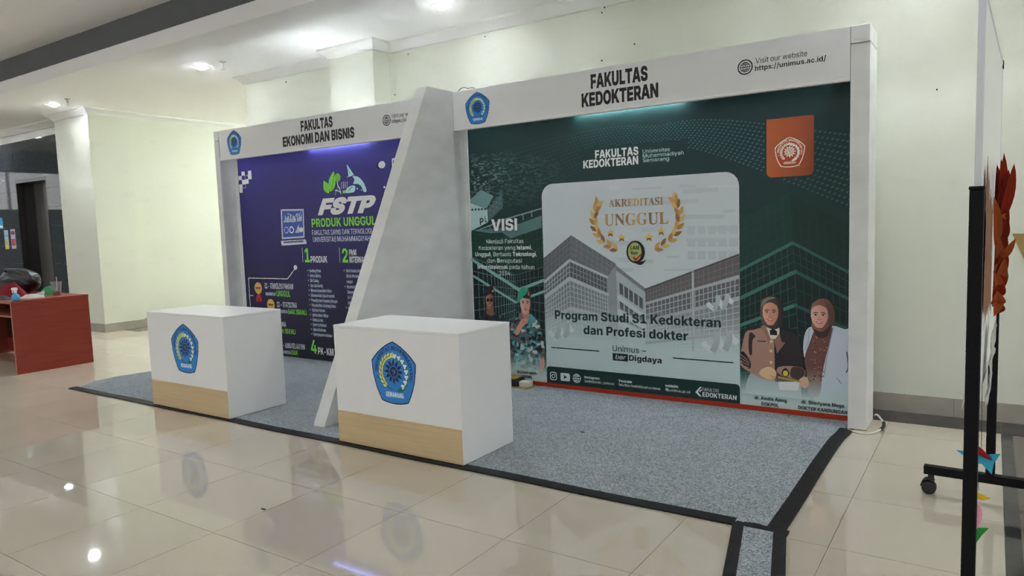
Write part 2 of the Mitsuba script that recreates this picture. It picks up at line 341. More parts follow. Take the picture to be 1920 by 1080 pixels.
# letter outlines (capitals 1000 units tall): letter, advance, then one ring of points after each bar
GLYPHS_REGULAR = """
A940|28,0 390,1000 550,1000 912,0 770,0 669,275 269,275 170,0|469,871 312,390 632,393
B894|110,999 555,995 624,977 669,954 702,931 752,871 784,775 784,697 770,642 715,569 624,523 631,514 692,500 738,472 789,417 821,339 825,234 812,174 770,101 711,50 624,14 541,0 110,0|243,119 519,115 588,129 626,147 664,181 692,247 692,299 673,355 635,403 556,445 495,454 245,453|243,569 496,564 580,592 627,634 651,682 656,753 632,814 590,857 533,880 245,884
C1004|73,440 83,628 110,729 142,798 220,899 293,954 358,986 482,1013 610,1009 692,986 798,926 867,853 912,770 935,679 802,679 760,777 685,848 592,885 462,885 374,852 322,815 257,731 225,652 206,551 206,449 234,320 299,208 346,166 402,133 491,110 560,110 639,129 700,161 746,203 788,273 802,321 935,321 912,229 853,128 766,50 692,14 610,-9 477,-14 358,14 271,60 202,119 142,202 92,326
D977|110,999 490,1000 578,986 646,963 715,926 784,867 834,798 871,720 899,605 903,445 894,371 867,271 830,197 798,151 711,73 642,37 523,5 110,0|243,124 464,119 584,147 654,189 700,235 747,319 775,449 775,555 761,639 724,731 691,778 645,820 589,852 473,880 244,878
E816|110,999 743,1000 743,885 243,880 245,565 706,564 706,449 244,448 244,117 743,115 743,0 110,0
F798|110,999 729,1000 729,885 244,882 244,552 688,550 688,436 244,434 243,0 110,0
G1018|73,440 73,559 92,674 147,807 238,917 298,958 367,990 472,1013 568,1013 697,981 779,935 848,871 917,752 931,683 798,683 760,769 672,852 620,876 555,889 458,885 401,866 327,819 271,754 225,652 206,551 206,449 216,384 243,296 285,226 345,166 402,133 462,115 592,115 695,156 765,227 807,329 808,394 555,394 555,504 940,504 935,312 912,229 885,174 798,73 692,14 573,-14 440,-9 344,18 257,69 174,151 115,257 92,326
H1004|110,999 243,1000 245,569 757,569 761,1000 894,1000 894,0 761,0 757,454 245,453 243,0 110,0
I569|60,115 220,119 220,881 60,885 60,1000 509,1000 509,885 353,880 353,118 509,115 509,0 60,0
J770|60,243 60,344 193,344 193,252 202,210 225,162 259,129 311,106 386,101 461,129 494,162 513,196 527,252 527,1000 660,1000 660,243 637,147 605,92 541,32 472,0 403,-14 316,-14 248,0 160,46 115,92 83,147
K912|110,999 243,1000 247,491 399,669 706,1000 880,1000 481,569 880,0 724,0 385,472 243,322 243,0 110,0
L766|110,999 243,1000 244,117 711,115 711,0 110,0
M1224|110,999 303,1000 527,422 614,170 688,390 922,1000 1114,1000 1114,0 981,0 984,810 972,804 894,569 669,0 555,0 321,582 238,812 238,0 110,0
N1018|110,999 271,995 692,330 775,183 770,1000 908,1000 908,0 747,0 371,591 238,821 243,0 110,0
O1045|73,440 83,628 110,729 138,789 183,857 248,922 316,967 399,1000 477,1013 569,1013 646,1000 738,963 793,926 862,857 908,789 949,688 972,555 972,440 958,348 926,248 867,147 821,96 738,37 646,0 568,-14 440,-9 335,23 252,73 179,147 119,248 87,348|211,592 220,361 239,305 281,231 346,166 425,124 490,110 587,115 644,133 695,161 751,213 783,259 825,361 839,449 839,551 807,694 751,787 700,834 644,866 555,890 490,889 402,866 346,834 299,792 239,694
P867|110,999 513,1000 619,977 706,926 757,871 789,807 807,724 807,642 784,550 729,463 665,413 587,381 514,367 244,365 243,0 110,0|243,486 491,481 557,496 617,533 655,585 674,656 665,758 632,819 594,852 524,880 245,884
Q1045|73,440 78,601 110,729 183,857 266,935 358,986 477,1013 628,1004 711,977 761,949 862,857 908,789 949,688 967,601 972,440 949,312 903,202 844,119 798,78 922,-92 779,-92 698,18 605,-9 477,-14 399,0 284,50 206,115 142,202 96,312|211,592 220,361 239,305 281,231 327,180 402,133 462,115 555,110 607,120 614,136 477,316 614,316 712,184 722,184 751,213 807,305 834,408 839,551 807,694 751,787 700,834 644,866 555,890 490,889 402,866 346,834 299,792 239,694
R880|110,999 555,995 656,963 711,926 757,876 784,825 807,734 807,646 793,582 743,491 692,445 618,406 834,0 679,5 472,385 244,384 243,0 110,0|243,504 496,500 561,514 612,542 646,580 674,660 669,748 641,810 589,857 524,880 245,884
S876|69,243 69,284 202,284 216,209 267,148 320,119 398,101 477,101 556,119 608,148 650,190 674,252 674,294 654,343 622,375 561,408 298,481 183,541 142,578 110,628 92,697 92,766 110,834 142,889 211,954 298,995 390,1013 527,1009 619,981 688,940 747,876 770,830 789,729 656,729 651,762 627,814 567,866 501,889 399,894 296,861 244,815 220,757 220,715 240,666 296,620 388,583 624,518 706,472 757,426 798,353 807,238 789,165 738,87 674,37 555,-9 385,-18 303,-5 197,41 128,101 87,170
T876|55,880 55,995 821,995 821,880 505,877 504,-5 371,-5 371,878
U1004|110,999 243,1000 243,316 266,237 331,157 379,129 435,110 541,105 616,124 667,152 714,199 742,246 761,316 761,1000 894,1000 889,266 871,202 834,133 775,69 729,37 674,9 587,-14 454,-18 390,-9 330,9 252,50 160,147 133,202 110,298
V940|28,995 170,1000 385,399 472,128 766,995 912,1000 550,0 390,5
W1348|298,0 28,1000 165,1000 170,990 378,151 596,1000 752,995 940,266 958,164 967,156 1178,1000 1316,1000 1045,0 890,0 885,9 724,601 674,821 665,813 619,596 459,5
Y922|28,995 183,1000 463,527 509,619 738,1000 894,1000 527,405 527,0 394,0 394,405
a752|55,174 55,248 69,298 92,335 142,376 243,413 483,445 507,455 527,481 523,546 503,585 465,618 404,637 320,633 273,614 226,576 202,527 73,550 115,637 165,688 211,715 298,743 417,747 514,724 578,688 605,660 633,619 656,536 656,0 532,0 523,96 472,37 394,-5 266,-14 202,0 138,32 92,78 69,119|188,245 193,158 217,130 274,101 363,96 438,120 489,162 513,200 527,247 527,360 445,339 302,321 245,302 199,265
b821|96,999 225,1000 227,624 303,706 353,734 408,747 486,747 550,734 628,692 683,637 724,569 747,504 761,422 761,316 743,216 724,165 683,96 628,41 573,9 486,-14 367,-5 298,32 225,115 220,0 96,0|220,404 243,227 271,176 318,129 365,106 417,96 469,101 520,120 554,144 591,190 628,293 628,445 595,539 544,600 474,633 384,633 323,609 281,571 239,497
c766|60,312 64,449 92,546 124,605 165,656 261,720 344,743 454,743 514,729 619,669 688,578 702,518 582,500 549,567 493,614 431,633 348,628 291,605 253,572 202,474 188,404 188,321 202,251 239,172 296,120 352,96 446,96 526,134 559,172 582,229 706,211 683,138 656,96 587,32 523,0 440,-18 358,-18 275,0 206,37 138,101 110,142 73,234
d821|60,312 64,459 96,569 138,637 229,715 335,747 440,743 527,702 599,625 601,1000 724,1000 724,0 601,0 596,115 532,37 440,-9 335,-14 248,9 188,46 119,124 78,216|193,321 211,227 239,176 286,129 333,106 385,96 441,101 497,124 563,195 601,306 601,431 568,534 512,600 442,633 385,637 300,614 249,572 207,497 188,413
e784|60,312 64,449 83,523 115,591 188,679 275,729 353,747 435,747 527,724 587,692 646,637 702,536 724,422 724,326 188,322 202,237 230,181 268,138 343,101 418,92 502,110 563,157 587,206 711,188 706,160 660,83 601,32 536,0 454,-18 362,-18 307,-9 220,28 138,101 110,142 83,202|197,483 193,431 587,431 591,463 559,548 507,604 442,633 385,637 320,623 276,599 221,539
f486|9,628 9,734 151,736 156,894 174,940 220,990 312,1027 422,1027 459,1018 440,912 333,912 294,883 280,840 282,734 440,734 440,628 280,625 280,0 151,0 151,625
g825|60,321 64,459 96,569 142,642 216,706 261,729 335,747 440,743 523,706 596,624 605,738 729,738 729,-50 711,-128 665,-202 628,-234 569,-266 449,-293 353,-293 275,-280 160,-220 110,-160 92,-115 193,-78 206,-78 235,-122 268,-151 361,-183 464,-179 544,-141 572,-113 596,-61 601,125 584,118 523,46 459,14 335,5 257,23 179,69 115,142 73,238|188,413 197,278 225,209 291,143 385,115 441,119 502,143 563,204 587,251 601,307 601,441 559,553 507,604 441,633 353,633 300,614 249,571 211,511
h798|96,995 225,995 227,629 303,706 348,729 408,743 481,743 546,729 605,697 660,637 688,578 702,509 697,-5 573,-5 568,510 549,557 507,604 469,623 413,633 347,623 286,591 248,544 234,510 225,468 225,0 96,-5
i321|78,922 78,958 92,990 142,1022 183,1022 215,1009 248,958 248,922 234,890 183,857 119,867 96,885|96,733 225,734 225,0 96,0
j321|78,922 78,958 92,990 142,1022 183,1022 215,1009 248,958 248,922 234,890 183,857 119,867 96,885|-23,-170 38,-165 58,-155 82,-131 96,-88 96,734 225,734 220,-133 197,-193 151,-243 96,-271 50,-280 -23,-280
k743|96,999 225,1000 227,413 237,414 550,734 706,734 403,419 729,0 569,0 301,335 225,267 225,0 96,0
l362|96,999 225,995 225,160 235,130 259,111 330,110 348,14 339,0 238,-5 179,9 133,41 101,105
m1192|96,733 220,734 225,624 289,702 335,729 399,747 491,743 536,724 582,688 628,614 651,651 702,702 798,743 922,743 1004,706 1059,646 1087,582 1096,532 1096,0 967,0 963,537 944,580 920,604 886,623 825,637 778,633 717,604 684,566 665,524 660,0 532,0 532,524 517,566 480,609 455,623 394,637 333,628 295,609 253,567 234,529 225,486 225,0 96,0
n798|96,733 220,734 224,624 303,706 348,729 408,743 486,743 546,729 605,697 651,651 683,591 702,509 697,-5 573,-5 568,510 549,557 507,604 469,623 413,633 347,623 286,591 248,544 234,510 225,468 225,0 96,-5
o802|60,312 64,449 83,523 110,582 138,624 193,679 284,729 344,743 459,743 518,729 578,702 665,624 711,546 729,491 743,413 743,312 729,234 706,170 660,96 614,50 573,23 495,-9 445,-18 326,-14 266,5 206,37 142,96 105,151 73,234|188,404 202,251 230,186 295,120 390,92 446,96 507,120 577,195 610,288 610,436 572,539 516,600 455,628 371,633 300,609 258,576 211,501
p821|96,733 220,734 225,624 293,702 362,738 486,747 573,724 628,692 683,637 724,569 757,459 761,316 734,188 683,96 601,23 536,-5 486,-14 385,-9 303,28 225,108 225,-280 96,-280|220,418 234,251 267,181 332,120 417,96 469,101 520,120 554,144 591,190 628,293 628,445 595,539 549,595 487,628 417,637 323,609 276,567 243,510
r500|96,733 220,734 225,624 248,665 293,711 339,734 381,743 468,743 468,619 371,624 332,614 272,576 244,539 229,501 225,0 96,0
s702|87,105 64,193 183,211 202,158 235,120 278,97 320,87 428,96 489,135 514,183 513,212 498,246 437,288 238,335 156,376 115,417 96,449 83,500 83,559 96,610 124,656 183,706 243,734 312,747 399,747 481,729 546,692 601,628 619,587 624,546 509,532 490,581 438,628 386,642 330,642 268,623 226,585 211,551 211,518 221,492 250,464 315,436 518,385 573,353 610,316 637,261 642,174 628,124 596,73 541,28 454,-9 399,-18 271,-14 206,5 142,41
t449|9,633 9,738 128,741 128,922 257,917 259,739 408,738 408,633 257,629 257,170 267,140 292,115 330,105 403,110 417,5 380,-5 261,0 183,37 147,83 128,147 128,629
u798|96,738 225,734 229,224 248,176 290,129 329,110 385,101 451,110 493,129 540,176 564,223 573,266 573,738 702,734 702,0 578,0 574,110 495,28 449,5 390,-9 312,-9 243,9 193,37 147,83 115,142 96,225
v757|307,5 32,738 170,734 380,138 436,316 587,734 724,738 445,0
w1100|261,0 37,738 170,738 280,348 321,164 330,156 481,724 491,738 614,738 770,156 779,164 821,348 926,729 935,738 1064,738 844,5 711,0 591,413 559,556 550,564 390,0
y757|312,1 32,738 170,734 378,142 587,734 724,738 390,-142 358,-197 307,-248 229,-280 92,-275 110,-170 198,-170 227,-159 270,-112
0890|87,426 92,619 119,752 170,862 211,917 257,958 353,1004 486,1013 596,981 656,940 702,889 747,812 784,702 802,569 802,426 784,298 752,197 706,115 651,55 578,9 486,-14 376,-9 284,23 197,96 138,197 101,316|229,670 215,436 229,329 257,241 294,176 351,124 421,101 473,101 553,134 595,176 632,241 660,329 674,435 674,564 660,670 632,758 595,824 539,875 473,899 398,894 337,866 294,823 248,735
1890|147,0 147,110 413,115 412,868 396,866 170,702 165,839 390,1000 541,1000 541,114 770,110 770,0
2890|119,0 119,101 558,552 609,631 628,697 623,771 600,823 557,866 496,894 407,899 323,866 281,824 262,786 248,702 119,702 119,743 138,821 179,894 234,949 298,986 385,1009 500,1009 573,990 665,935 724,862 757,761 747,642 706,550 633,454 303,118 770,115 770,0
3890|92,225 92,275 225,275 239,204 291,143 375,106 468,101 529,115 599,157 623,186 651,261 651,317 637,369 609,416 557,458 515,477 445,491 303,491 303,596 568,883 142,885 142,1000 738,1000 738,894 449,582 569,569 656,532 724,472 752,431 779,358 784,252 766,179 720,101 651,41 559,0 486,-14 353,-9 261,18 193,60 128,128
4890|69,211 73,335 486,995 628,1000 216,334 553,331 555,624 683,624 684,333 825,325 821,211 684,208 683,0 555,0 552,211
8890|101,229 105,330 138,408 206,481 293,522 234,550 193,587 147,669 138,784 151,839 193,908 261,967 335,1000 403,1013 491,1013 559,1000 665,945 706,903 743,839 757,779 757,715 743,656 702,587 660,550 601,522 674,491 711,463 775,371 793,303 793,229 779,174 747,115 711,73 660,37 573,0 495,-14 362,-9 280,14 193,64 128,142|234,299 253,190 314,129 394,101 500,101 580,129 632,176 656,224 660,298 636,365 567,430 505,454 417,458 328,430 272,384 243,337|271,706 290,648 342,597 403,573 492,573 552,597 595,635 623,691 628,762 604,828 581,856 539,884 459,903 398,899 332,870 290,828 266,762
.371|96,60 96,105 105,128 128,156 165,174 211,174 234,165 261,142 280,105 280,60 271,37 248,9 211,-9 165,-9 142,0 115,23
,371|73,-225 133,142 271,142 170,-225
/481|23,-151 344,1045 463,1045 142,-147
:371|96,637 115,674 142,697 165,706 211,706 248,688 271,660 280,637 280,591 261,555 234,532 211,523 165,523 128,541 105,569 96,591|96,60 96,105 105,128 128,156 165,174 211,174 234,165 261,142 280,105 280,60 271,37 248,9 211,-9 165,-9 142,0 115,23
~890|101,335 119,413 147,459 188,495 243,518 330,523 390,504 459,459 529,395 582,376 626,386 655,414 674,467 674,495 789,495 784,422 761,358 720,307 646,271 559,266 523,275 463,307 360,393 308,413 278,408 244,388 220,345 215,293 101,293
_628|0,-5 628,-5 628,-115 0,-115
-890|225,472 665,472 665,362 225,362
"""
GLYPHS_BOLD = """
A1032|23,0 358,1000 665,1000 1009,0 752,0 683,211 343,211 275,0|505,785 403,385 628,388 515,788
B908|78,999 587,995 660,977 720,949 793,880 812,848 830,779 821,669 798,624 757,578 706,546 646,523 738,500 793,463 834,413 862,344 867,243 853,183 807,105 761,64 683,23 573,0 78,0|307,188 509,183 580,207 609,236 628,279 628,322 614,364 580,403 528,426 310,430|307,591 482,587 548,611 581,644 596,682 596,725 577,768 552,793 492,816 309,815
C1013|50,440 60,628 110,779 179,876 229,922 271,949 376,995 477,1013 573,1013 674,995 747,967 825,917 880,862 912,816 954,720 967,646 729,646 710,713 658,774 583,807 495,812 429,793 378,760 340,718 312,667 284,546 284,449 298,370 350,268 401,221 438,202 495,188 559,188 635,211 692,259 719,305 734,353 967,353 935,229 885,147 798,64 674,5 578,-14 436,-9 335,18 248,64 170,133 110,220 69,326
D986|78,999 500,1000 569,990 651,967 711,940 766,903 839,830 899,724 926,633 935,568 935,431 912,312 880,234 816,142 747,83 651,32 541,5 78,0|307,202 477,197 570,220 645,277 683,342 706,449 706,551 692,630 641,728 603,760 557,784 473,802 308,800
E844|78,999 784,1000 784,807 307,802 310,596 747,596 747,408 309,407 308,195 784,193 784,0 78,0
F812|78,999 770,1000 770,807 308,804 309,565 729,564 729,376 309,375 307,0 78,0
G1027|50,440 60,628 87,724 115,784 165,857 216,908 289,958 339,981 477,1013 614,1009 715,981 789,945 844,903 894,848 945,757 963,669 724,669 719,699 691,746 640,788 564,812 471,807 406,779 359,741 326,695 298,625 284,546 284,454 312,333 340,281 396,225 443,202 499,188 597,193 667,221 728,286 747,348 743,371 541,371 541,541 972,541 972,362 958,280 931,206 848,96 779,46 711,14 582,-14 477,-14 376,5 271,50 202,105 124,197 73,312
H1018|78,999 307,1000 309,606 706,605 711,1000 940,1000 940,0 711,0 706,413 309,412 307,0 78,0
I642|46,0 46,188 206,193 206,808 46,812 46,1000 596,1000 596,812 436,807 436,192 596,188 596,0
J802|37,261 37,371 261,371 266,255 281,222 313,189 357,174 404,174 467,208 495,275 495,1000 724,1000 724,248 702,160 660,92 596,37 491,-5 330,-14 252,0 174,32 92,105 55,174
K1000|78,999 307,1000 312,536 445,715 683,1000 958,1000 596,568 972,0 702,0 438,409 307,263 307,0 78,0
L779|78,999 307,1000 308,195 738,193 738,0 78,0
M1279|78,999 436,995 573,582 633,324 642,316 651,325 715,601 848,1000 1206,1000 1206,0 972,0 977,747 968,739 889,445 738,0 541,5 385,463 316,721 307,729 307,0 78,0
N1041|78,999 335,995 642,500 729,335 729,1000 963,1000 963,0 706,5 413,477 307,674 312,0 78,0
O1050|50,440 50,555 64,651 87,729 124,802 183,880 229,922 335,981 413,1004 477,1013 610,1009 702,986 779,949 825,917 908,830 958,738 986,651 1000,555 995,399 963,271 926,197 867,119 807,69 724,23 637,-5 573,-14 413,-5 326,23 225,83 142,170 87,271|284,546 298,370 335,287 401,221 467,193 555,188 649,221 705,272 728,310 761,412 761,583 743,657 714,713 663,769 583,807 494,811 401,779 349,732 307,657
P890|78,999 532,1000 610,986 697,949 747,912 812,830 839,757 848,615 834,546 807,481 747,408 697,371 610,335 527,321 308,319 307,0 78,0|307,514 477,509 520,518 562,542 595,580 614,637 614,689 590,750 557,783 501,807 309,811
Q1059|50,440 55,601 87,729 142,830 229,922 335,981 477,1013 637,1004 702,986 779,949 825,917 908,830 958,738 986,651 1000,555 1000,440 977,312 926,197 848,103 986,-69 986,-83 789,-83 704,14 573,-14 477,-14 376,5 271,50 188,115 124,197 73,312|284,546 298,370 335,287 387,230 438,202 495,188 555,188 564,197 449,353 642,353 704,276 743,343 766,449 756,611 714,713 663,769 583,807 494,811 401,779 349,732 307,657
R908|78,999 573,995 688,958 775,894 812,844 844,766 853,711 848,591 830,532 789,463 752,426 683,380 848,78 880,0 637,0 449,344 308,341 307,0 78,0|307,532 482,527 567,556 605,598 619,641 619,693 590,759 538,797 482,811 309,811
S912|50,284 50,330 275,330 280,282 299,245 327,217 370,193 431,179 496,179 557,193 618,240 633,279 623,328 575,371 515,394 266,454 165,509 119,555 78,642 73,743 110,853 174,926 248,972 326,1000 408,1013 518,1013 601,1000 665,977 734,935 789,880 834,789 844,697 628,697 614,749 581,788 538,811 496,821 431,821 379,807 331,773 312,734 322,676 365,638 439,610 596,578 688,546 766,500 825,436 848,390 862,330 857,225 821,133 757,64 660,14 564,-9 403,-14 280,9 197,46 124,105 73,188
T917|41,807 41,1000 876,1000 876,807 573,804 573,0 344,0 343,805
U990|73,999 303,1000 307,324 336,263 392,212 462,188 523,188 575,202 622,231 655,268 683,343 683,1000 912,1000 912,298 889,211 862,156 798,83 738,41 633,0 546,-14 440,-14 353,0 275,28 206,69 138,138 92,225 73,312
V1032|367,0 23,1000 284,995 436,523 509,242 523,220 532,228 610,536 752,995 1009,1000 674,0
W1431|289,0 23,1000 280,995 381,550 422,297 431,284 440,293 472,486 596,1000 834,1000 954,509 990,293 999,284 1050,550 1151,995 1408,1000 1142,0 876,5 715,660 706,652 688,527 555,5
Y1009|23,995 293,1000 509,582 720,1000 986,1000 624,364 624,0 394,0 394,364
a798|41,170 41,243 55,298 83,344 124,381 238,426 455,454 490,474 500,503 489,544 461,573 417,587 366,587 323,573 285,539 275,509 69,523 64,536 87,601 115,642 165,688 225,720 284,738 445,747 582,715 637,683 683,637 711,587 724,532 724,0 509,0 504,101 454,37 390,0 326,-14 216,-9 133,23 78,73 55,115|262,244 267,176 290,152 334,138 381,138 438,156 476,190 495,223 499,328 352,303 291,279
b862|73,999 303,1000 305,629 376,706 417,729 463,743 564,743 665,706 697,683 757,614 789,550 812,459 812,271 784,170 761,124 720,69 669,28 578,-9 454,-9 367,32 302,110 298,0 73,0|303,307 326,232 383,175 445,161 492,170 517,185 545,213 568,255 587,339 578,450 540,526 507,554 464,569 421,568 364,545 326,502 303,441
c807|46,316 50,449 92,573 160,660 211,697 280,729 371,747 463,747 578,720 637,688 702,628 752,532 761,491 757,472 550,454 541,488 507,540 469,564 417,573 346,549 313,516 294,479 275,394 284,283 317,213 374,170 422,161 489,180 531,227 550,284 761,261 743,174 706,110 633,41 541,0 463,-14 371,-14 280,5 211,37 138,96 92,160 64,225
d867|46,312 46,422 64,523 101,605 156,674 206,711 275,738 399,743 436,734 495,702 557,633 559,1000 789,1000 789,0 564,0 559,110 509,41 413,-9 312,-14 238,5 174,41 110,110 60,225|275,390 294,255 313,217 346,184 417,160 489,180 536,227 559,283 569,334 559,450 531,512 493,549 441,569 379,564 337,540 308,507 284,451
e812|46,316 55,472 73,532 119,614 160,660 211,697 330,743 491,743 555,724 619,692 702,614 738,550 761,481 770,312 266,309 275,251 308,194 332,175 393,151 450,151 497,165 540,199 555,229 761,206 738,142 683,73 605,23 527,-5 468,-14 335,-9 266,9 188,50 128,105 96,151 60,238|280,501 271,445 550,445 555,468 531,525 493,563 441,582 390,582 342,568 295,526
f555|14,564 14,734 141,735 142,834 156,894 183,945 225,986 266,1009 335,1027 468,1027 536,1018 514,848 407,848 382,833 367,799 370,734 518,734 518,564 367,561 367,0 142,0 142,560
g862|46,316 46,426 69,541 124,642 202,711 312,747 413,743 486,711 555,637 564,738 789,738 789,-23 775,-92 747,-151 702,-206 651,-243 514,-289 362,-293 225,-261 160,-225 96,-151 73,-92 78,-83 280,-60 318,-109 361,-128 449,-133 488,-123 540,-86 559,-43 564,125 552,127 527,83 495,50 431,18 307,9 234,28 147,83 96,147 64,220|275,399 294,264 346,198 399,179 441,179 493,198 540,250 564,320 564,427 536,507 502,545 455,568 417,573 350,554 313,516 294,483
h853|73,999 298,1000 301,615 344,674 385,711 417,729 491,747 564,747 624,734 688,697 734,646 761,591 779,509 779,-5 555,-5 555,450 545,488 521,526 488,550 454,559 412,559 360,540 326,507 307,464 303,-5 73,-5
i376|64,912 64,958 87,1004 115,1027 160,1045 211,1045 257,1027 284,1004 307,954 303,894 284,862 257,839 211,821 160,821 115,839 87,862|73,733 303,734 303,0 73,0
j381|69,912 69,958 92,1004 119,1027 165,1045 215,1045 261,1027 289,1004 312,954 307,894 289,862 261,839 215,821 165,821 119,839 92,862|-41,-106 28,-101 48,-91 73,-46 73,738 303,738 303,-78 284,-151 261,-193 229,-225 174,-257 69,-280 -41,-280
k802|73,999 303,1000 306,468 532,734 789,734 527,415 802,0 541,0 353,280 303,226 303,0 73,0
l426|73,999 303,1000 303,210 313,185 328,175 394,165 413,5 362,-5 211,5 133,41 87,105 73,165
m1256|73,733 289,734 298,610 335,669 385,715 477,747 564,743 610,724 646,697 706,596 738,651 789,702 839,729 908,747 981,747 1068,720 1096,702 1151,637 1183,536 1183,0 958,0 958,473 939,521 901,554 871,564 829,564 791,550 767,530 743,487 738,0 518,0 518,473 499,521 470,549 431,564 393,564 355,549 322,516 303,464 303,0 73,0
n853|73,733 293,734 298,610 344,674 385,711 417,729 491,747 564,747 624,734 669,711 720,665 761,591 779,509 779,-5 555,-5 555,450 545,488 521,526 488,550 454,559 412,559 360,540 326,507 307,464 303,-5 73,-5
o839|46,316 55,472 83,555 119,614 211,697 257,720 339,743 500,743 582,720 642,688 697,642 738,587 766,532 789,449 789,284 770,211 734,138 679,73 628,37 504,-9 372,-14 316,-5 257,14 183,55 138,96 92,160 64,225|275,394 294,255 317,213 346,184 417,160 455,165 493,184 522,213 545,255 564,339 555,450 522,521 493,549 455,568 389,568 346,549 308,507 284,451
p862|73,733 298,734 303,624 371,706 422,734 482,747 596,738 669,706 743,637 784,564 802,509 816,422 807,248 789,183 757,119 702,55 665,28 587,-5 463,-9 426,0 367,32 303,99 303,-280 73,-280|293,386 312,260 336,217 364,189 421,165 498,175 526,194 559,236 582,307 582,432 549,516 516,549 478,568 440,573 373,554 340,526 307,464
r559|73,733 293,734 298,610 344,692 385,724 445,743 509,743 541,734 541,546 426,550 379,536 340,507 307,446 303,0 73,0
s770|73,124 41,220 257,243 276,195 300,171 362,147 456,156 489,180 500,205 490,241 465,261 202,321 133,358 92,399 60,481 64,569 92,633 160,697 206,720 289,743 472,743 546,724 610,692 683,614 702,573 706,527 504,509 490,548 471,567 413,591 328,582 295,558 284,537 290,502 324,473 536,431 610,408 665,376 697,344 729,266 724,179 679,92 619,41 536,5 440,-14 335,-14 252,0 156,41 119,69
t523|9,564 9,734 119,737 119,917 348,917 350,735 486,733 486,564 349,561 349,210 358,185 379,170 481,170 500,28 495,0 426,-9 284,-5 197,28 160,60 138,96 119,165 119,561
u853|73,738 303,738 307,265 322,231 360,193 403,179 445,179 517,212 541,246 555,297 555,738 779,738 779,5 564,5 560,133 527,83 477,32 426,5 367,-9 289,-9 220,9 165,41 133,73 92,147 73,229
v821|14,738 252,734 413,202 422,210 445,321 569,729 578,738 807,738 541,0 280,0
w1174|9,734 248,734 353,242 362,234 486,734 692,729 798,265 811,238 821,251 922,734 1165,734 945,0 711,0 628,280 596,432 587,440 578,432 555,316 463,0 229,0
y825|14,729 18,738 252,734 362,394 408,220 417,228 454,371 578,738 812,738 495,-105 445,-193 390,-243 330,-271 289,-280 142,-280 83,-266 115,-96 229,-105 255,-96 279,-66 289,5
z775|73,0 73,138 422,555 83,559 83,734 692,734 692,582 367,179 702,174 702,0
1890|110,0 110,183 367,188 367,790 351,788 151,651 133,646 133,844 362,1000 596,1000 596,187 798,183 798,0
2890|73,669 83,770 119,857 193,940 284,990 390,1013 527,1009 614,986 724,917 766,867 802,775 807,669 784,587 697,459 408,188 816,183 816,-5 83,-5 83,165 535,566 578,631 587,716 568,768 530,806 487,825 417,830 369,816 317,769 298,721 293,669
3890|50,266 50,303 280,303 299,236 337,198 389,174 463,170 544,203 573,236 591,288 582,369 563,402 525,435 454,458 293,463 298,610 504,810 101,812 101,1000 789,1000 789,830 527,592 628,573 702,541 775,477 812,413 830,339 821,216 784,138 724,73 642,23 555,-5 385,-14 303,0 202,41 110,119 69,193
4890|28,179 28,367 413,1000 637,1000 261,366 516,363 518,624 729,624 730,365 857,362 857,179 730,177 729,0 514,0 510,179
9890|69,624 78,761 133,876 193,935 234,963 326,1000 376,1009 504,1009 555,1000 624,977 688,940 752,880 784,834 807,779 821,711 812,573 747,422 463,0 225,0 468,359 312,358 202,399 133,459 105,500 78,569|284,697 303,589 355,533 416,509 469,509 530,533 572,575 596,623 601,698 582,754 530,811 469,834 416,834 355,811 303,754
.367|60,83 60,138 73,174 105,211 156,234 206,234 261,211 293,174 307,133 307,87 284,32 248,0 206,-14 156,-14 119,0 83,32
,371|32,-252 87,160 307,160 188,-252
/536|9,-151 330,1045 527,1045 206,-151
:367|60,83 60,138 73,174 105,211 156,234 206,234 261,211 293,174 307,133 307,87 284,32 248,0 206,-14 156,-14 119,0 83,32|60,555 60,610 73,646 105,683 156,706 206,706 261,683 293,646 307,605 307,559 284,504 248,472 206,459 156,459 119,472 83,504
~885|73,266 87,399 119,477 165,527 234,559 321,564 371,550 436,514 506,450 546,431 589,436 618,460 633,490 637,541 812,541 802,426 775,348 724,284 651,248 564,243 514,257 449,293 383,352 340,376 296,371 267,347 252,317 248,266
_665|0,0 665,0 665,-170 0,-170
-885|211,486 669,486 669,312 211,312
"""
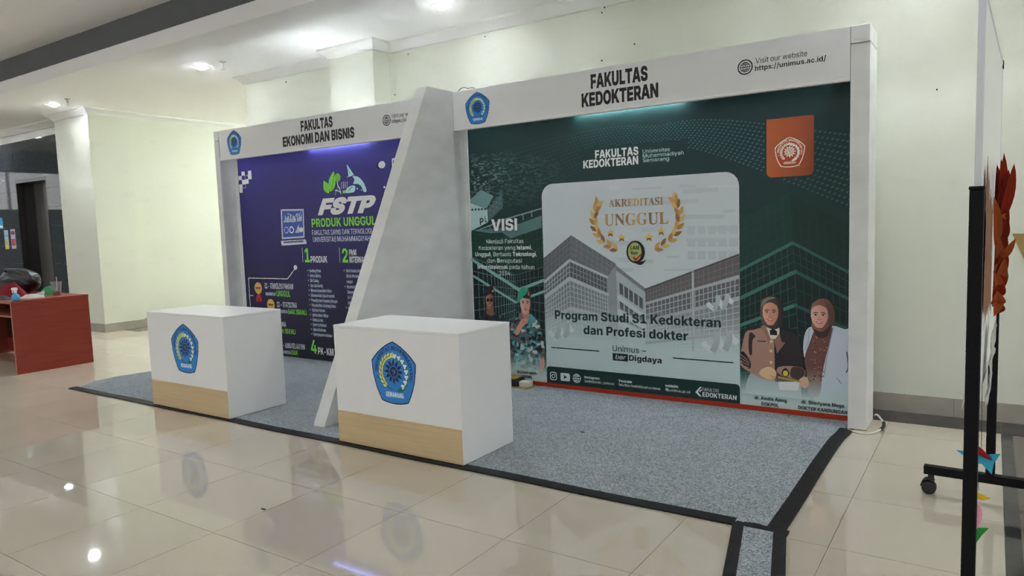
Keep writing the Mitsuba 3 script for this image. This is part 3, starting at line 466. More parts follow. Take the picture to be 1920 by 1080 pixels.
GLYPHS_SERIF = """
A894|-18,37 34,51 68,85 417,949 459,954 794,159 840,70 878,42 908,37 908,0 468,0 468,37 543,46 572,66 582,91 564,158 514,271 212,269 161,148 151,91 162,65 200,42 261,37 261,0 -18,0|353,635 238,330 490,333 364,641
K1045|32,37 88,41 127,61 147,95 156,151 151,822 137,860 108,884 32,899 32,931 495,931 495,899 429,889 400,875 381,845 381,486 682,790 710,837 715,859 695,884 638,899 596,899 596,931 995,931 995,899 902,885 804,829 749,783 555,582 946,98 988,56 1017,41 1064,37 1064,0 573,0 578,37 657,42 682,62 683,80 659,122 408,436 376,404 376,118 390,76 410,56 444,41 495,37 495,0 32,0
R967|32,0 32,37 65,37 117,56 137,76 151,119 151,817 126,870 93,889 32,899 32,931 546,931 674,908 779,857 825,807 848,752 848,624 825,569 779,518 697,472 658,463 651,448 890,94 933,47 981,37 986,0 692,0 408,436 371,431 376,109 395,66 415,51 495,37 495,0|371,486 380,477 427,477 524,495 558,515 600,567 624,678 614,767 590,824 534,871 449,885 402,875 381,855 371,812
E903|28,0 32,37 79,37 117,51 136,70 156,147 151,817 137,860 117,880 83,894 32,899 32,931 816,931 816,656 784,656 779,698 751,773 709,824 662,852 546,880 421,880 401,875 381,855 378,505 459,509 512,533 540,561 568,613 587,702 624,706 624,243 587,243 582,304 564,364 521,421 455,449 378,453 376,101 396,70 449,55 560,60 644,78 695,102 765,157 825,250 839,293 880,293 825,0
D1013|32,899 32,931 541,931 628,917 724,885 834,812 885,752 922,683 945,614 958,527 958,399 945,312 922,238 871,151 812,92 770,64 711,37 610,9 532,0 41,0 41,37 117,51 137,71 151,119 151,802 142,845 118,879 83,894|371,128 391,66 425,51 496,51 580,79 613,102 655,154 688,223 706,297 720,440 715,574 701,661 678,735 641,801 594,847 505,885 407,880 386,865 376,840
I532|28,0 28,37 89,46 141,84 156,147 151,835 137,869 117,884 28,899 28,931 500,931 500,899 406,880 376,831 376,115 386,84 415,56 504,37 504,0
T867|23,931 839,931 839,651 807,651 784,749 756,801 713,843 629,880 541,881 541,119 555,76 580,51 627,37 669,37 669,0 188,0 188,37 230,37 282,56 302,76 316,114 321,881 233,880 158,847 106,796 83,754 60,651 23,651
S798|87,321 128,321 161,210 189,154 258,75 287,56 357,32 445,32 497,51 544,93 569,147 568,216 545,264 484,316 248,436 160,509 115,587 105,624 105,743 119,793 160,862 211,908 261,935 330,954 426,954 591,913 628,912 650,933 656,954 697,954 692,651 660,651 637,727 586,810 534,861 455,903 389,912 305,889 262,846 243,784 253,732 300,671 614,509 702,422 734,330 734,216 720,165 674,87 610,32 491,-14 326,-18 194,23 156,23 138,12 124,-23 87,-23
U1009|32,899 32,931 491,931 491,899 425,889 397,875 371,826 371,229 390,149 413,107 442,79 503,51 601,46 685,69 755,130 784,187 802,270 802,812 788,855 768,875 674,899 674,931 972,931 972,899 905,880 881,855 867,817 862,271 830,142 802,92 761,46 656,-9 591,-23 472,-28 321,0 261,32 220,69 170,160 151,248 147,826 117,875 75,894
N1013|37,0 37,37 98,41 136,66 156,128 156,794 72,888 37,899 37,931 326,931 798,353 798,826 788,855 763,880 679,899 679,931 981,931 981,899 905,884 876,855 867,826 862,-23 825,-23 807,-5 225,706 220,114 239,67 259,51 339,37 339,0
G1041|55,436 69,601 119,729 160,789 211,839 284,894 367,931 482,954 605,949 669,935 773,894 812,894 838,914 857,954 894,954 894,628 857,633 825,713 778,783 714,847 644,889 578,908 518,908 452,889 410,861 358,795 317,680 298,532 298,403 326,232 358,154 386,112 428,70 475,42 527,28 610,28 663,47 692,86 702,119 701,289 677,347 634,367 564,371 564,408 1022,408 1022,371 951,362 932,347 917,313 908,55 766,5 637,-18 472,-18 339,14 238,69 147,160 83,284
L876|32,0 32,37 65,37 117,56 137,76 151,119 151,817 142,850 117,880 32,899 32,931 514,931 514,899 424,889 391,865 376,831 371,142 381,90 406,65 454,55 560,60 653,83 709,116 765,171 820,268 834,312 876,316 825,5
M1298|28,0 28,37 79,41 132,70 151,113 156,151 151,831 142,860 121,880 32,899 32,931 381,931 649,302 664,324 917,931 1265,931 1265,899 1209,889 1170,865 1146,798 1151,105 1161,75 1190,47 1261,37 1261,0 812,0 812,37 877,46 916,75 931,128 926,793 591,0 550,0 234,758 217,774 220,105 250,56 302,37 344,37 348,0
"""

# ------------------------------------------------------------------ flat print: lettering and pictures as inlaid vector shapes
def load_glyphs(s):
    out = {}
    for row in s.strip('\n').split('\n'):
        head, *rings = row[1:].split('|')
        ps = [Polygon([tuple(map(int, q.split(','))) for q in r.split(' ')]) for r in rings if r]
        g = None
        for p in sorted(ps, key=lambda p: -p.area):
            p = p.buffer(0); g = p if g is None else (g.difference(p) if g.contains(p.representative_point()) else g.union(p))
        out[row[0]] = (int(head), g)
    return out
FONTS = {'r': load_glyphs(GLYPHS_REGULAR), 'b': load_glyphs(GLYPHS_BOLD), 's': load_glyphs(GLYPHS_SERIF)}
FONTS['r']['I'] = (330, sbox(100, 0, 230, 1000)); FONTS['b']['I'] = (400, sbox(75, 0, 325, 1000))

def text_shape(segs, slant=0.0, embolden=0, track=0):
    """segs: [(string, font)]; cap height 1, starting at the origin. Ends in a MultiPolygon-like list."""
    x, out = 0.0, []
    for s, f in segs:
        for c in s:
            if c == ' ': x += 330; continue
            a, g = FONTS[f][c]
            if g is not None: out.append(affinity.translate(g, x, 0))
            x += a + track
    if embolden: out = [g.buffer(embolden, join_style=2) for g in out]
    return [affinity.affine_transform(g, [0.001, slant * 0.001, 0, 0.001, 0, 0]) for g in out]

class Print:
    """Flat printed shapes on an upright plane facing -y; a layer lies 0.25 mm above the one below it."""
    def __init__(self, y): self.y, self.v, self.f, self.c, self.n = y, [], [], [], 0
    def tri(self, v2, f, col, layer):
        v2 = np.asarray(v2, float)
        self.v.append(np.c_[v2[:, 0], np.full(len(v2), self.y - 0.00025 * layer - 0.0004), v2[:, 1]])
        self.c.append(np.broadcast_to(col, (len(v2), 3)) if not callable(col) else col(v2)); self.f.append(np.asarray(f) + self.n); self.n += len(v2)
    def add(self, g, col, layer=1):
        if isinstance(g, (list, tuple)):
            for q in g: self.add(q, col, layer)
            return
        if g.is_empty: return
        if hasattr(g, 'geoms'):
            for q in g.geoms: self.add(q, col, layer)
            return
        if g.geom_type != 'Polygon' or g.area < 1e-8: return
        g = ops.orient(g) if hasattr(ops, 'orient') else __import__('shapely').geometry.polygon.orient(g)
        v, f = trimesh.creation.triangulate_polygon(g, engine='earcut')
        q = v[f]; ar = (q[:, 1, 0] - q[:, 0, 0]) * (q[:, 2, 1] - q[:, 0, 1]) - (q[:, 2, 0] - q[:, 0, 0]) * (q[:, 1, 1] - q[:, 0, 1])
        f = np.where((ar < 0)[:, None], f[:, ::-1], f)
        self.tri(v, f, INK(col) if not callable(col) else col, layer)
    def fade(self, g, col, z0, z1, target, layer=1, n=18):
        """Printed g whose colour passes into target between z1 and z0."""
        a, b = np.array(col, float), np.array(target, float)
        self.add(g.intersection(sbox(-9, z1, 9, 9)), col, layer)
        for k in range(n):
            lo, hi = z0 + (z1 - z0) * k / n, z0 + (z1 - z0) * (k + 1) / n
            self.add(g.intersection(sbox(-9, lo, 9, hi)), b + (a - b) * (k + 0.5) / n, layer)
    def grid(self, x0, x1, z0, z1, fn, nx, nz, layer=0):
        X, Z = np.meshgrid(np.linspace(x0, x1, nx + 1), np.linspace(z0, z1, nz + 1), indexing='ij')
        v = np.c_[X.ravel(), Z.ravel()]; m = nz + 1
        f = [t for i in range(nx) for j in range(nz) for a in [i * m + j] for t in ((a, a + m, a + m + 1), (a, a + m + 1, a + 1))]
        self.tri(v, f, np.array([INK(c) for c in fn(v)]), layer)
    def text(self, s, x0, x1, z, cap, col, font='r', layer=3, slant=0.0, embolden=0, align=None, sx=1.0, track=0):
        gs = text_shape([(s, font)] if isinstance(s, str) else s, slant, embolden, track)
        b = union_bounds(gs)
        k = (x1 - x0) / (b[2] - b[0]) if x1 is not None else cap * sx
        off = x0 - b[0] * k
        if align == 'c' and x1 is None: off = x0 - (b[0] + b[2]) / 2 * k
        if align == 'r' and x1 is None: off = x0 - b[2] * k
        self.add([affinity.affine_transform(g, [k, 0, 0, cap, off, z]) for g in gs], col, layer)
    def mesh(self):
        return trimesh.Trimesh(np.vstack(self.v), np.vstack(self.f), process=False), np.vstack(self.c)

def union_bounds(gs):
    b = np.array([g.bounds for g in gs]); return b[:, 0].min(), b[:, 1].min(), b[:, 2].max(), b[:, 3].max()
PAPER = 1.75
def INK(c):
    v = lin(np.clip(c, 0, 255))
    return np.clip(v * PAPER * np.minimum(1, (np.maximum(v.max(-1, keepdims=True), 0.004) / 0.33) ** 0.16), 0.004, 0.82)
def printed(parent, name, P, label=None):
    m, c = P.mesh()
    return part(parent, name, m, 'm_print', False, label, color=c)

def ell(cx, cz, rx, rz, rot=0, n=28, a0=0, a1=360):
    a = np.radians(np.linspace(a0, a1, n, endpoint=(a1 - a0) < 360))
    p = np.c_[rx * np.cos(a), rz * np.sin(a)]; r = math.radians(rot)
    return Polygon(p @ np.array([[math.cos(r), math.sin(r)], [-math.sin(r), math.cos(r)]]) + (cx, cz))
def blob(pts, n=6): return Polygon(catmull(pts, n, closed=True)).buffer(0)
def line(pts, w, n=0, cap=1): return LineString(catmull(pts, n) if n else pts).buffer(w / 2, cap_style=cap, join_style=1, quad_segs=4)
def rrect(x0, x1, z0, z1, r): return sbox(x0 + r, z0 + r, x1 - r, z1 - r).buffer(r, quad_segs=6)
def star(cx, cz, r, r2=None, n=5, rot=90):
    a = np.radians(rot + np.arange(2 * n) * 180 / n); rr = np.where(np.arange(2 * n) % 2 == 0, r, r2 or r * 0.42)
    return Polygon(np.c_[cx + rr * np.cos(a), cz + rr * np.sin(a)])
def leaf(x, z, ang, L, w):
    t = np.linspace(0, 1, 8); s = np.sin(np.pi * t ** 0.85) * w / 2
    p = np.vstack([np.c_[t * L, s], np.c_[t[::-1] * L, -s[::-1]][1:-1]]); a = math.radians(ang)
    return Polygon(p @ np.array([[math.cos(a), math.sin(a)], [-math.sin(a), math.cos(a)]]) + (x, z)).buffer(0)
def ring_text(P, s, font, cx, cz, sx, sz, r, a0, a1, cap, col, layer, inward=False):
    """Letters along an arc of radius r (in units of the emblem, scaled sx, sz) from angle a0 to a1."""
    w = [FONTS[font][c][0] if c != ' ' else 350 for c in s]; tot = sum(w); acc = 0
    for c, wi in zip(s, w):
        a = math.radians(a0 + (a1 - a0) * (acc + wi / 2) / tot); acc += wi
        if c == ' ': continue
        g = FONTS[font][c][1]; g = affinity.translate(g, -wi / 2, 0 if not inward else -1000)
        k = cap / 1000; kx = abs(math.radians(a1 - a0)) * r / tot
        g = affinity.affine_transform(g, [kx, 0, 0, k, 0, 0])
        th = a - math.pi / 2 if not inward else a + math.pi / 2
        g = affinity.affine_transform(g, [math.cos(th), -math.sin(th), math.sin(th), math.cos(th), r * math.cos(a), r * math.sin(a)])
        P.add(affinity.affine_transform(g, [sx, 0, 0, sz, cx, cz]), col, layer)

def emblem(P, cx, cz, w, h, mono=False, layer=1):
    """The university's five-sided crest: wheat and cotton round a twelve-rayed sun."""
    A = lambda g: affinity.affine_transform(g, [w, 0, 0, h, cx, cz])
    corners = [(0, 0.5), (-0.5, 0.16), (-0.30, -0.5), (0.30, -0.5), (0.5, 0.16)]
    pts = []
    for a, b in zip(corners, corners[1:] + corners[:1]):
        a, b = np.array(a), np.array(b); m = (a + b) / 2; d = b - a; nrm = np.array([d[1], -d[0]])
        if nrm @ m < 0: nrm = -nrm
        for t in np.linspace(0, 1, 7)[:-1]: pts.append(a + d * t + nrm * 0.28 * t * (1 - t))
    pen = Polygon(pts)
    navy, blue, yel, wht, grn = (18, 27, 62), (32, 98, 158), (196, 172, 62), (205, 214, 214), (18, 92, 66)
    if mono: navy = yel = wht = grn = (222, 190, 168); blue = (140, 52, 30)
    P.add(A(pen), navy, layer)
    P.add(A(pen.buffer(-0.018 if not mono else -0.03)), blue, layer + 1)
    ring_text(P, 'UNIVERSITAS MUHAMMADIYAH', 'b', cx, cz, w, h, 0.355, 184, -14, 0.07, navy, layer + 2)
    ring_text(P, 'SEMARANG', 'b', cx, cz - 0.36 * h, w * 1.0, h, 0.0001 + 0.9, 90 + 13.5, 90 - 13.5, 0.085, wht, layer + 2) if False else P.text('SEMARANG', cx - 0.2 * w, cx + 0.2 * w, cz - 0.425 * h, 0.082 * h, wht, 'b', layer + 2)
    for k in range(10):                                       # wheat on the left
        a = math.radians(105 + 14.5 * k); q = (0.285 * math.cos(a), -0.02 + 0.285 * math.sin(a))
        for s in (-1, 1):
            P.add(A(leaf(q[0], q[1], math.degrees(a) - 90 + s * 24, 0.105, 0.042)), yel, layer + 2 + (s > 0))
    P.add(A(line([(0.285 * math.cos(math.radians(a)), -0.02 + 0.285 * math.sin(math.radians(a))) for a in range(105, 262, 12)], 0.01)), navy if not mono else blue, layer + 4)
    for k in range(8):                                        # cotton on the right
        a = math.radians(82 - 18.5 * k); q = np.array([0.285 * math.cos(a), -0.02 + 0.285 * math.sin(a)])
        P.add(A(ell(q[0] + 0.008, q[1] - 0.03, 0.042, 0.04, math.degrees(a), 10)), grn, layer + 2)
        for b in (0, 120, 240): P.add(A(ell(q[0] + 0.024 * math.cos(math.radians(b + 30)), q[1] + 0.024 * math.sin(math.radians(b + 30)), 0.022, 0.022, 0, 9)), wht, layer + 3)
    P.add(A(blob([(0.06, -0.32), (0.12, -0.26), (0.2, -0.24), (0.2, -0.3), (0.12, -0.33)], 4)), grn, layer + 2)
    for k in range(12):                                       # the sun
        a = math.radians(90 + 30 * k); d = np.array([math.cos(a), math.sin(a)]); n_ = np.array([-d[1], d[0]])
        P.add(A(Polygon([d * 0.10 + n_ * 0.008, d * 0.14 + n_ * 0.03, d * 0.215, d * 0.14 - n_ * 0.03, d * 0.10 - n_ * 0.008])), navy, layer + 2)
    P.add(A(Point(0, 0).buffer(0.115).difference(Point(0, 0).buffer(0.10))), navy, layer + 2)
    P.add(A(Point(0, 0).buffer(0.082)), (12, 16, 30) if not mono else navy, layer + 3)
    for q in ([(-0.05, 0.0), (-0.02, 0.035), (0.0, -0.02), (0.04, 0.02)], [(-0.03, -0.04), (0.01, -0.05), (0.04, -0.01)], [(0.0, 0.05), (0.02, 0.0), (0.05, 0.045)]):
        P.add(A(line(q, 0.012, 4)), (70, 96, 140) if not mono else blue, layer + 4)
    for s in (-1, 1):
        P.add(A(star(s * 0.37, -0.115, 0.03, 0.016, 6).difference(Point(s * 0.37, -0.115).buffer(0.012))), navy, layer + 2)

def globe(P, cx, cz, r, col, layer, ring=False):
    if ring:
        P.add(Point(cx, cz).buffer(r).difference(Point(cx, cz).buffer(r * 0.84)), col, layer); r *= 0.66
    w = r * 0.13
    c = Point(cx, cz).buffer(r)
    g = [c.difference(Point(cx, cz).buffer(r - w)), line([(cx, cz - r), (cx, cz + r)], w), line([(cx - r, cz), (cx + r, cz)], w), ell(cx, cz, r * 0.5, r).difference(ell(cx, cz, r * 0.5 - w, r - w))]
    for s in (-1, 1): g.append(line([(cx - r, cz + s * r * 0.5), (cx + r, cz + s * r * 0.5)], w).intersection(c))
    P.add(union_all(g), col, layer)

def homog(q):
    """Maps (s, t) of the unit square into the quad q (4 points in order 00, 10, 11, 01)."""
    q = np.array(q, float); A, b = [], []
    for (s, t), (x, y) in zip([(0, 0), (1, 0), (1, 1), (0, 1)], q):
        A += [[s, t, 1, 0, 0, 0, -x * s, -x * t], [0, 0, 0, s, t, 1, -y * s, -y * t]]; b += [x, y]
    h = np.linalg.solve(np.array(A), np.array(b))
    return lambda s, t: np.array([(h[0] * s + h[1] * t + h[2]), (h[3] * s + h[4] * t + h[5])]) / (h[6] * s + h[7] * t + 1)
def facade(P, q, nx, nz, fill, bar, layer, w=0.005, clip=None, vary=0, zfade=None):
    """A glazed front seen in perspective: dark panes between light bars."""
    H = homog(q); base = Polygon([H(0, 0), H(1, 0), H(1, 1), H(0, 1)]).buffer(0)
    C = (lambda g: g.intersection(clip)) if clip is not None else (lambda g: g)
    put_ = (lambda g, c, l: P.fade(C(g), c, zfade[0], zfade[1], zfade[2], l, 14)) if zfade else (lambda g, c, l: P.add(C(g), c, l))
    put_(base, fill, layer)
    if vary:
        for i in range(nx):
            for j in range(nz):
                if rng.random() < 0.45:
                    put_(Polygon([H(i / nx, j / nz), H((i + 1) / nx, j / nz), H((i + 1) / nx, (j + 1) / nz), H(i / nx, (j + 1) / nz)]), np.array(fill) + rng.uniform(-vary, vary), layer + 1)
    bars = [LineString([H(i / nx, 0), H(i / nx, 1)]).buffer(w / 2, cap_style=2) for i in range(nx + 1)] + [LineString([H(0, j / nz), H(1, j / nz)]).buffer(w / 2, cap_style=2) for j in range(nz + 1)]
    put_(union_all(bars), bar, layer + 2)

# ------------------------------------------------------------------ the two booths
W2 = 3.049
FRONT, HB, HT = -0.166, 2.165, 2.474
def crest_print(cx, cz, w, h, y):
    P = Print(y); emblem(P, cx, cz, w, h); return P

# right booth: backdrop
bd = thing('booth_backdrop', 'dark green printed backdrop of the right booth with the white accreditation card', 'backdrop')
part(bd, 'board', bx(0.0, 3.05, 0.0, 0.04, 0.008, 2.45, 0.002), 'm_white')
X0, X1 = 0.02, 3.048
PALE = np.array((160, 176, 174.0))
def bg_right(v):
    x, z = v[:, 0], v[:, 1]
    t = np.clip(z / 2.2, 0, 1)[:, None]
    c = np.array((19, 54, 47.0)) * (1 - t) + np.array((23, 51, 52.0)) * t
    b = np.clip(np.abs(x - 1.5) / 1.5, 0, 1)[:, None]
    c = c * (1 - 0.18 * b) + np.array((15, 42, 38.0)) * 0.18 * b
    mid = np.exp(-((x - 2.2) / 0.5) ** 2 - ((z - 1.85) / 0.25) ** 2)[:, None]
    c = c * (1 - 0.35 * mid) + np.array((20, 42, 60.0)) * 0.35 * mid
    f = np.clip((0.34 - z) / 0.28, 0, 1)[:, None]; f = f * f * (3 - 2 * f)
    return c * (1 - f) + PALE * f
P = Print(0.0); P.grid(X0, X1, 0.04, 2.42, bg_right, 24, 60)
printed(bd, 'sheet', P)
# aerial photograph of the town, top left
P = Print(0.0); area = Polygon([(X0, 1.30), (0.74, 1.42), (0.76, 1.62), (1.0, 1.68), (0.9, 1.86), (0.45, 1.96), (X0, 1.97)])
for k in range(900):
    x, z = rng.uniform(X0, 1.0), rng.uniform(1.5, 1.96); e = (1.0 - x) * 0.9 * (1 - abs(z - 1.75) / 0.3)
    s = rng.uniform(0.008, 0.026); g = affinity.rotate(sbox(x, z, x + s * 1.5, z + s * 0.6), rng.uniform(-25, 10))
    t = np.clip(e * 1.1, 0.05, 0.85); base = np.array((26, 54, 52.0)); col = np.array((112, 128, 124.0)) if rng.random() < 0.4 else np.array((58, 78, 74.0)) if rng.random() < 0.7 else np.array((112, 106, 98.0))
    P.add(g.intersection(area), base * (1 - t) + col * t, 1)
P.add(Polygon([(X0, 1.47), (0.17, 1.47), (0.27, 1.60), (0.14, 1.66), (X0, 1.58)]), (92, 122, 122), 2)
P.add(Polygon([(X0, 1.31), (0.20, 1.38), (0.20, 1.49), (X0, 1.55)]), (142, 165, 164), 3)
P.add(Polygon([(0.20, 1.38), (0.36, 1.50), (0.36, 1.63), (0.20, 1.49)]), (66, 88, 90), 3)
for k in range(5): P.add(sbox(0.03 + 0.034 * k, 1.485, 0.05 + 0.034 * k, 1.502), (36, 52, 54), 4)
for i in range(4):
    for j in range(3): P.add(ell(0.225 + 0.036 * i, 1.44 + 0.031 * i + 0.042 * j, 0.007, 0.006, 0, 6), (96, 118, 118), 4)
P.text('P', 0.115, 0.155, 1.36, 0.06, (40, 58, 60), 'b', 4); P.text('L', 0.17, 0.19, 1.38, 0.055, (40, 58, 60), 'b', 4)
P.add(Polygon([(0.06, 1.325), (0.70, 1.50), (0.735, 1.50), (0.735, 1.44), (0.30, 1.33), (0.2, 1.28)]), (26, 46, 48), 3)
P.add(line([(0.08, 1.31), (0.40, 1.405), (0.738, 1.475)], 0.012), (96, 126, 124), 4)
for k in range(6): P.add(line([(0.22 + 0.085 * k, 1.31 + 0.021 * k), (0.22 + 0.085 * k, 1.35 + 0.022 * k)], 0.012), (88, 112, 112), 4)
P.add(Polygon([(X0, 1.315), (0.22, 1.285), (0.34, 1.29), (0.46, 1.22), (0.738, 1.32), (0.738, 1.42), (0.42, 1.33)]), (72, 102, 102), 4)
facade(P, [(X0, 0.95), (0.42, 0.90), (0.42, 1.235), (X0, 1.295)], 9, 4, (16, 54, 44), (34, 74, 64), 5, 0.003)
facade(P, [(0.42, 0.90), (0.74, 1.0), (0.74, 1.32), (0.42, 1.235)], 6, 4, (15, 50, 41), (31, 70, 61), 5, 0.003)
facade(P, [(X0, 0.26), (0.46, 0.52), (0.46, 0.93), (X0, 1.08)], 14, 7, (14, 32, 34), (88, 114, 112), 8, 0.005)
facade(P, [(0.46, 0.52), (0.741, 0.40), (0.741, 1.0), (0.46, 0.93)], 8, 8, (13, 32, 32), (58, 88, 84), 8, 0.005)
for a, b, w in (((X0, 1.06), (0.50, 0.805), 0.028), ((0.49, 0.805), (0.741, 0.89), 0.026), ((0.03, 0.915), (0.46, 0.70), 0.022), ((0.46, 0.70), (0.741, 0.80), 0.02)):
    P.add(line([a, b], w), (104, 142, 138), 12)
printed(bd, 'town_photograph', P, 'picture of a hillside town and a glazed building')
# halftone wave
P = Print(0.0)
for r in range(12):
    for k in range(96):
        x = 0.30 + k * 0.0295 + (r % 2) * 0.014
        z = 1.80 + 0.16 * math.sin((x - 0.75) * 1.65) + (r - 5) * (0.012 + 0.022 * abs(x - 1.75)) - 0.10 * max(0, x - 2.0) ** 1.2
        if x > X1 - 0.01 or z > 2.06 or z < 1.13: continue
        if 2.51 < x < 2.82 and 1.60 < z < 2.0: continue
        if x < 2.34 and z < 1.67 and x > 0.74: continue
        if 1.1 < x < 1.97 and z < 1.92: continue
        a = 0.25 + 0.75 * math.exp(-((x - 2.0) / 0.75) ** 2); a *= 0.55
        if x > 2.83: a = 0.28
        if x < 1.0: a *= 0.7
        s = 0.0075 * (0.75 + 0.5 * abs(x - 1.7))
        P.add(ell(x, z, s, s * 0.5, 20, 6), np.array((24, 53, 52)) * (1 - a) + np.array((118, 166, 164)) * a, 1)
printed(bd, 'halftone_wave', P)
# green tower on the right
P = Print(0.0); fd = (0.12, 0.32, PALE)
facade(P, [(2.335, 0.985), (2.686, 1.17), (2.662, 1.50), (2.335, 1.32)], 7, 5, (20, 54, 49), (27, 64, 58), 1, 0.003)
facade(P, [(2.686, 1.17), (X1, 0.965), (X1, 1.28), (2.662, 1.50)], 7, 5, (18, 47, 43), (25, 57, 52), 1, 0.003)
facade(P, [(2.335, 0.80), (2.70, 0.99), (2.686, 1.16), (2.335, 0.98)], 9, 3, (15, 42, 39), (42, 80, 72), 4, 0.004)
facade(P, [(2.70, 0.99), (X1, 0.80), (X1, 0.96), (2.686, 1.16)], 9, 3, (14, 38, 36), (36, 70, 64), 4, 0.004)
facade(P, [(2.335, 0.10), (2.74, 0.10), (2.70, 0.97), (2.335, 0.79)], 9, 9, (13, 38, 36), (42, 82, 73), 7, 0.004, zfade=fd)
facade(P, [(2.74, 0.10), (X1, 0.10), (X1, 0.79), (2.70, 0.97)], 8, 9, (13, 36, 35), (33, 67, 61), 7, 0.004, zfade=fd)
for a, b, w, c in (((2.335, 0.985), (2.686, 1.172), 0.022, (48, 96, 87)), ((2.686, 1.172), (X1, 0.965), 0.018, (40, 82, 76)), ((2.335, 0.79), (2.703, 0.98), 0.026, (48, 96, 87)), ((2.703, 0.98), (X1, 0.795), 0.022, (38, 78, 72)), ((2.335, 0.60), (2.70, 0.755), 0.024, (52, 104, 94)), ((2.70, 0.755), (X1, 0.60), 0.02, (36, 74, 68))):
    P.add(line([a, b], w).intersection(sbox(2.335, 0, X1, 3)), c, 11)
printed(bd, 'tower_picture', P, 'picture of a dark green glazed tower')
# orange flag with the crest
P = Print(0.0)
P.add(union_all([rrect(2.516, 2.814, 1.61, 1.9, 0.035), sbox(2.516, 1.7, 2.814, 1.994)]), lambda v: np.array([INK(np.array((150, 76, 42)) * (1 - t) + np.array((120, 56, 34)) * t) for t in np.clip((v[:, 0] - 2.516) / 0.3, 0, 1)]), 2)
emblem(P, 2.665, 1.772, 0.192, 0.19, True, 3)
printed(bd, 'orange_flag', P, 'orange printed flag with the cream five-sided crest')
# white card
P = Print(0.0)
card = union_all([rrect(0.745, 2.333, 0.5, 1.668, 0.10), sbox(0.745, 0.05, 2.333, 1.2)])
def bg_card(v):
    z = v[:, 1]; t = np.clip((z - 0.05) / 1.6, 0, 1)[:, None]
    return np.array([INK(c) for c in np.array((160, 176, 176.0)) * (1 - t) + np.array((160, 165, 169.0)) * t])
for k in range(16): P.add(card.intersection(sbox(0, 0.05 + k * 0.102, 3, 0.05 + (k + 1) * 0.102)), bg_card, 2)
for k in range(26):                                           # pale blurred building behind the card
    x, z = rng.uniform(0.8, 2.2), rng.uniform(0.95, 1.6); w, h = rng.uniform(0.08, 0.35), rng.uniform(0.012, 0.035)
    if x < 1.9: x += 0.35
    P.add(affinity.rotate(sbox(x, z, x + w, z + h), rng.uniform(-3, 2)).intersection(card), (164, 170, 173) if rng.random() < 0.5 else (152, 158, 162), 3)
for i in range(5):
    for j in range(3): P.add(rrect(1.96 + 0.075 * i, 2.02 + 0.075 * i, 1.06 + 0.09 * j, 1.12 + 0.09 * j, 0.006).intersection(card), (150, 157, 161), 4)
fade_c = (0.36, 0.72, np.array((160, 176, 176.0)))
# grey building
def gf(q, nx, nz, fill, bar, layer, w=0.005, vary=0): facade(P, q, nx, nz, fill, bar, layer, w, card, vary, fade_c)
gf([(0.745, 0.88), (0.99, 1.065), (1.008, 1.252), (0.745, 1.07)], 7, 4, (84, 88, 92), (102, 106, 110), 5, 0.004)
gf([(0.99, 1.065), (1.39, 0.86), (1.393, 1.026), (1.008, 1.252)], 9, 4, (92, 96, 100), (108, 112, 116), 5, 0.004)
gf([(0.745, 0.76), (0.985, 0.925), (0.99, 1.045), (0.745, 0.865)], 9, 3, (84, 88, 93), (140, 148, 152), 8, 0.006)
gf([(0.985, 0.925), (1.316, 0.80), (1.314, 0.915), (0.99, 1.045)], 11, 3, (72, 76, 81), (118, 124, 128), 8, 0.006)
gf([(0.745, 0.56), (0.985, 0.68), (0.985, 0.895), (0.745, 0.735)], 10, 5, (104, 110, 115), (146, 155, 159), 8, 0.006)
gf([(0.985, 0.68), (1.32, 0.62), (1.316, 0.78), (0.985, 0.895)], 12, 5, (106, 112, 117), (146, 153, 157), 8, 0.006)
gf([(0.745, 0.38), (0.985, 0.44), (0.985, 0.66), (0.745, 0.53)], 10, 5, (120, 129, 132), (152, 163, 165), 8, 0.006)
gf([(0.985, 0.44), (1.35, 0.42), (1.32, 0.60), (0.985, 0.66)], 12, 5, (126, 135, 138), (154, 164, 166), 8, 0.006)
for a, b, w in (((0.745, 0.875), (0.988, 1.055), 0.022), ((0.988, 1.055), (1.316, 0.925), 0.02), ((0.745, 0.75), (0.985, 0.91), 0.026), ((0.985, 0.91), (1.318, 0.79), 0.024), ((0.745, 0.545), (0.985, 0.67), 0.024), ((0.985, 0.67), (1.32, 0.61), 0.02)):
    P.add(line([a, b], w).intersection(card), (146, 152, 156), 12)
P.fade(Polygon([(1.316, 0.40), (1.40, 0.40), (1.393, 1.022), (1.316, 0.92)]), (120, 126, 130), *fade_c, 9)
P.fade(Polygon([(1.40, 0.42), (1.63, 0.50), (1.63, 0.825), (1.395, 0.985)]), (140, 147, 150), *fade_c, 9)
P.fade(Polygon([(1.385, 0.985), (1.63, 0.815), (1.63, 0.845), (1.385, 1.02)]), (104, 108, 112), *fade_c, 10)
for j, (za, zb) in enumerate(((0.885, 0.80), (0.76, 0.685), (0.65, 0.60))):
    for i in range(5):
        x = 1.42 + 0.04 * i; d = (x - 1.42) * (0.62 - 0.12 * j)
        P.fade(Polygon([(x, zb - d), (x + 0.03, zb - d - 0.018), (x + 0.03, za - d - 0.02), (x, za - d)]), (76, 81, 85), *fade_c, 10)
    P.fade(Polygon([(1.40, zb - 0.004), (1.63, zb - 0.155 + 0.03 * j), (1.63, zb - 0.19 + 0.03 * j), (1.40, zb - 0.045)]), (158, 165, 168), *fade_c, 11)
gf([(1.63, 0.70), (2.333, 0.89), (2.333, 1.085), (1.63, 0.828)], 22, 4, (90, 86, 88), (110, 108, 110), 5, 0.004)
gf([(1.63, 0.60), (2.333, 0.80), (2.333, 0.93), (1.63, 0.73)], 22, 3, (86, 88, 92), (144, 149, 152), 8, 0.006)
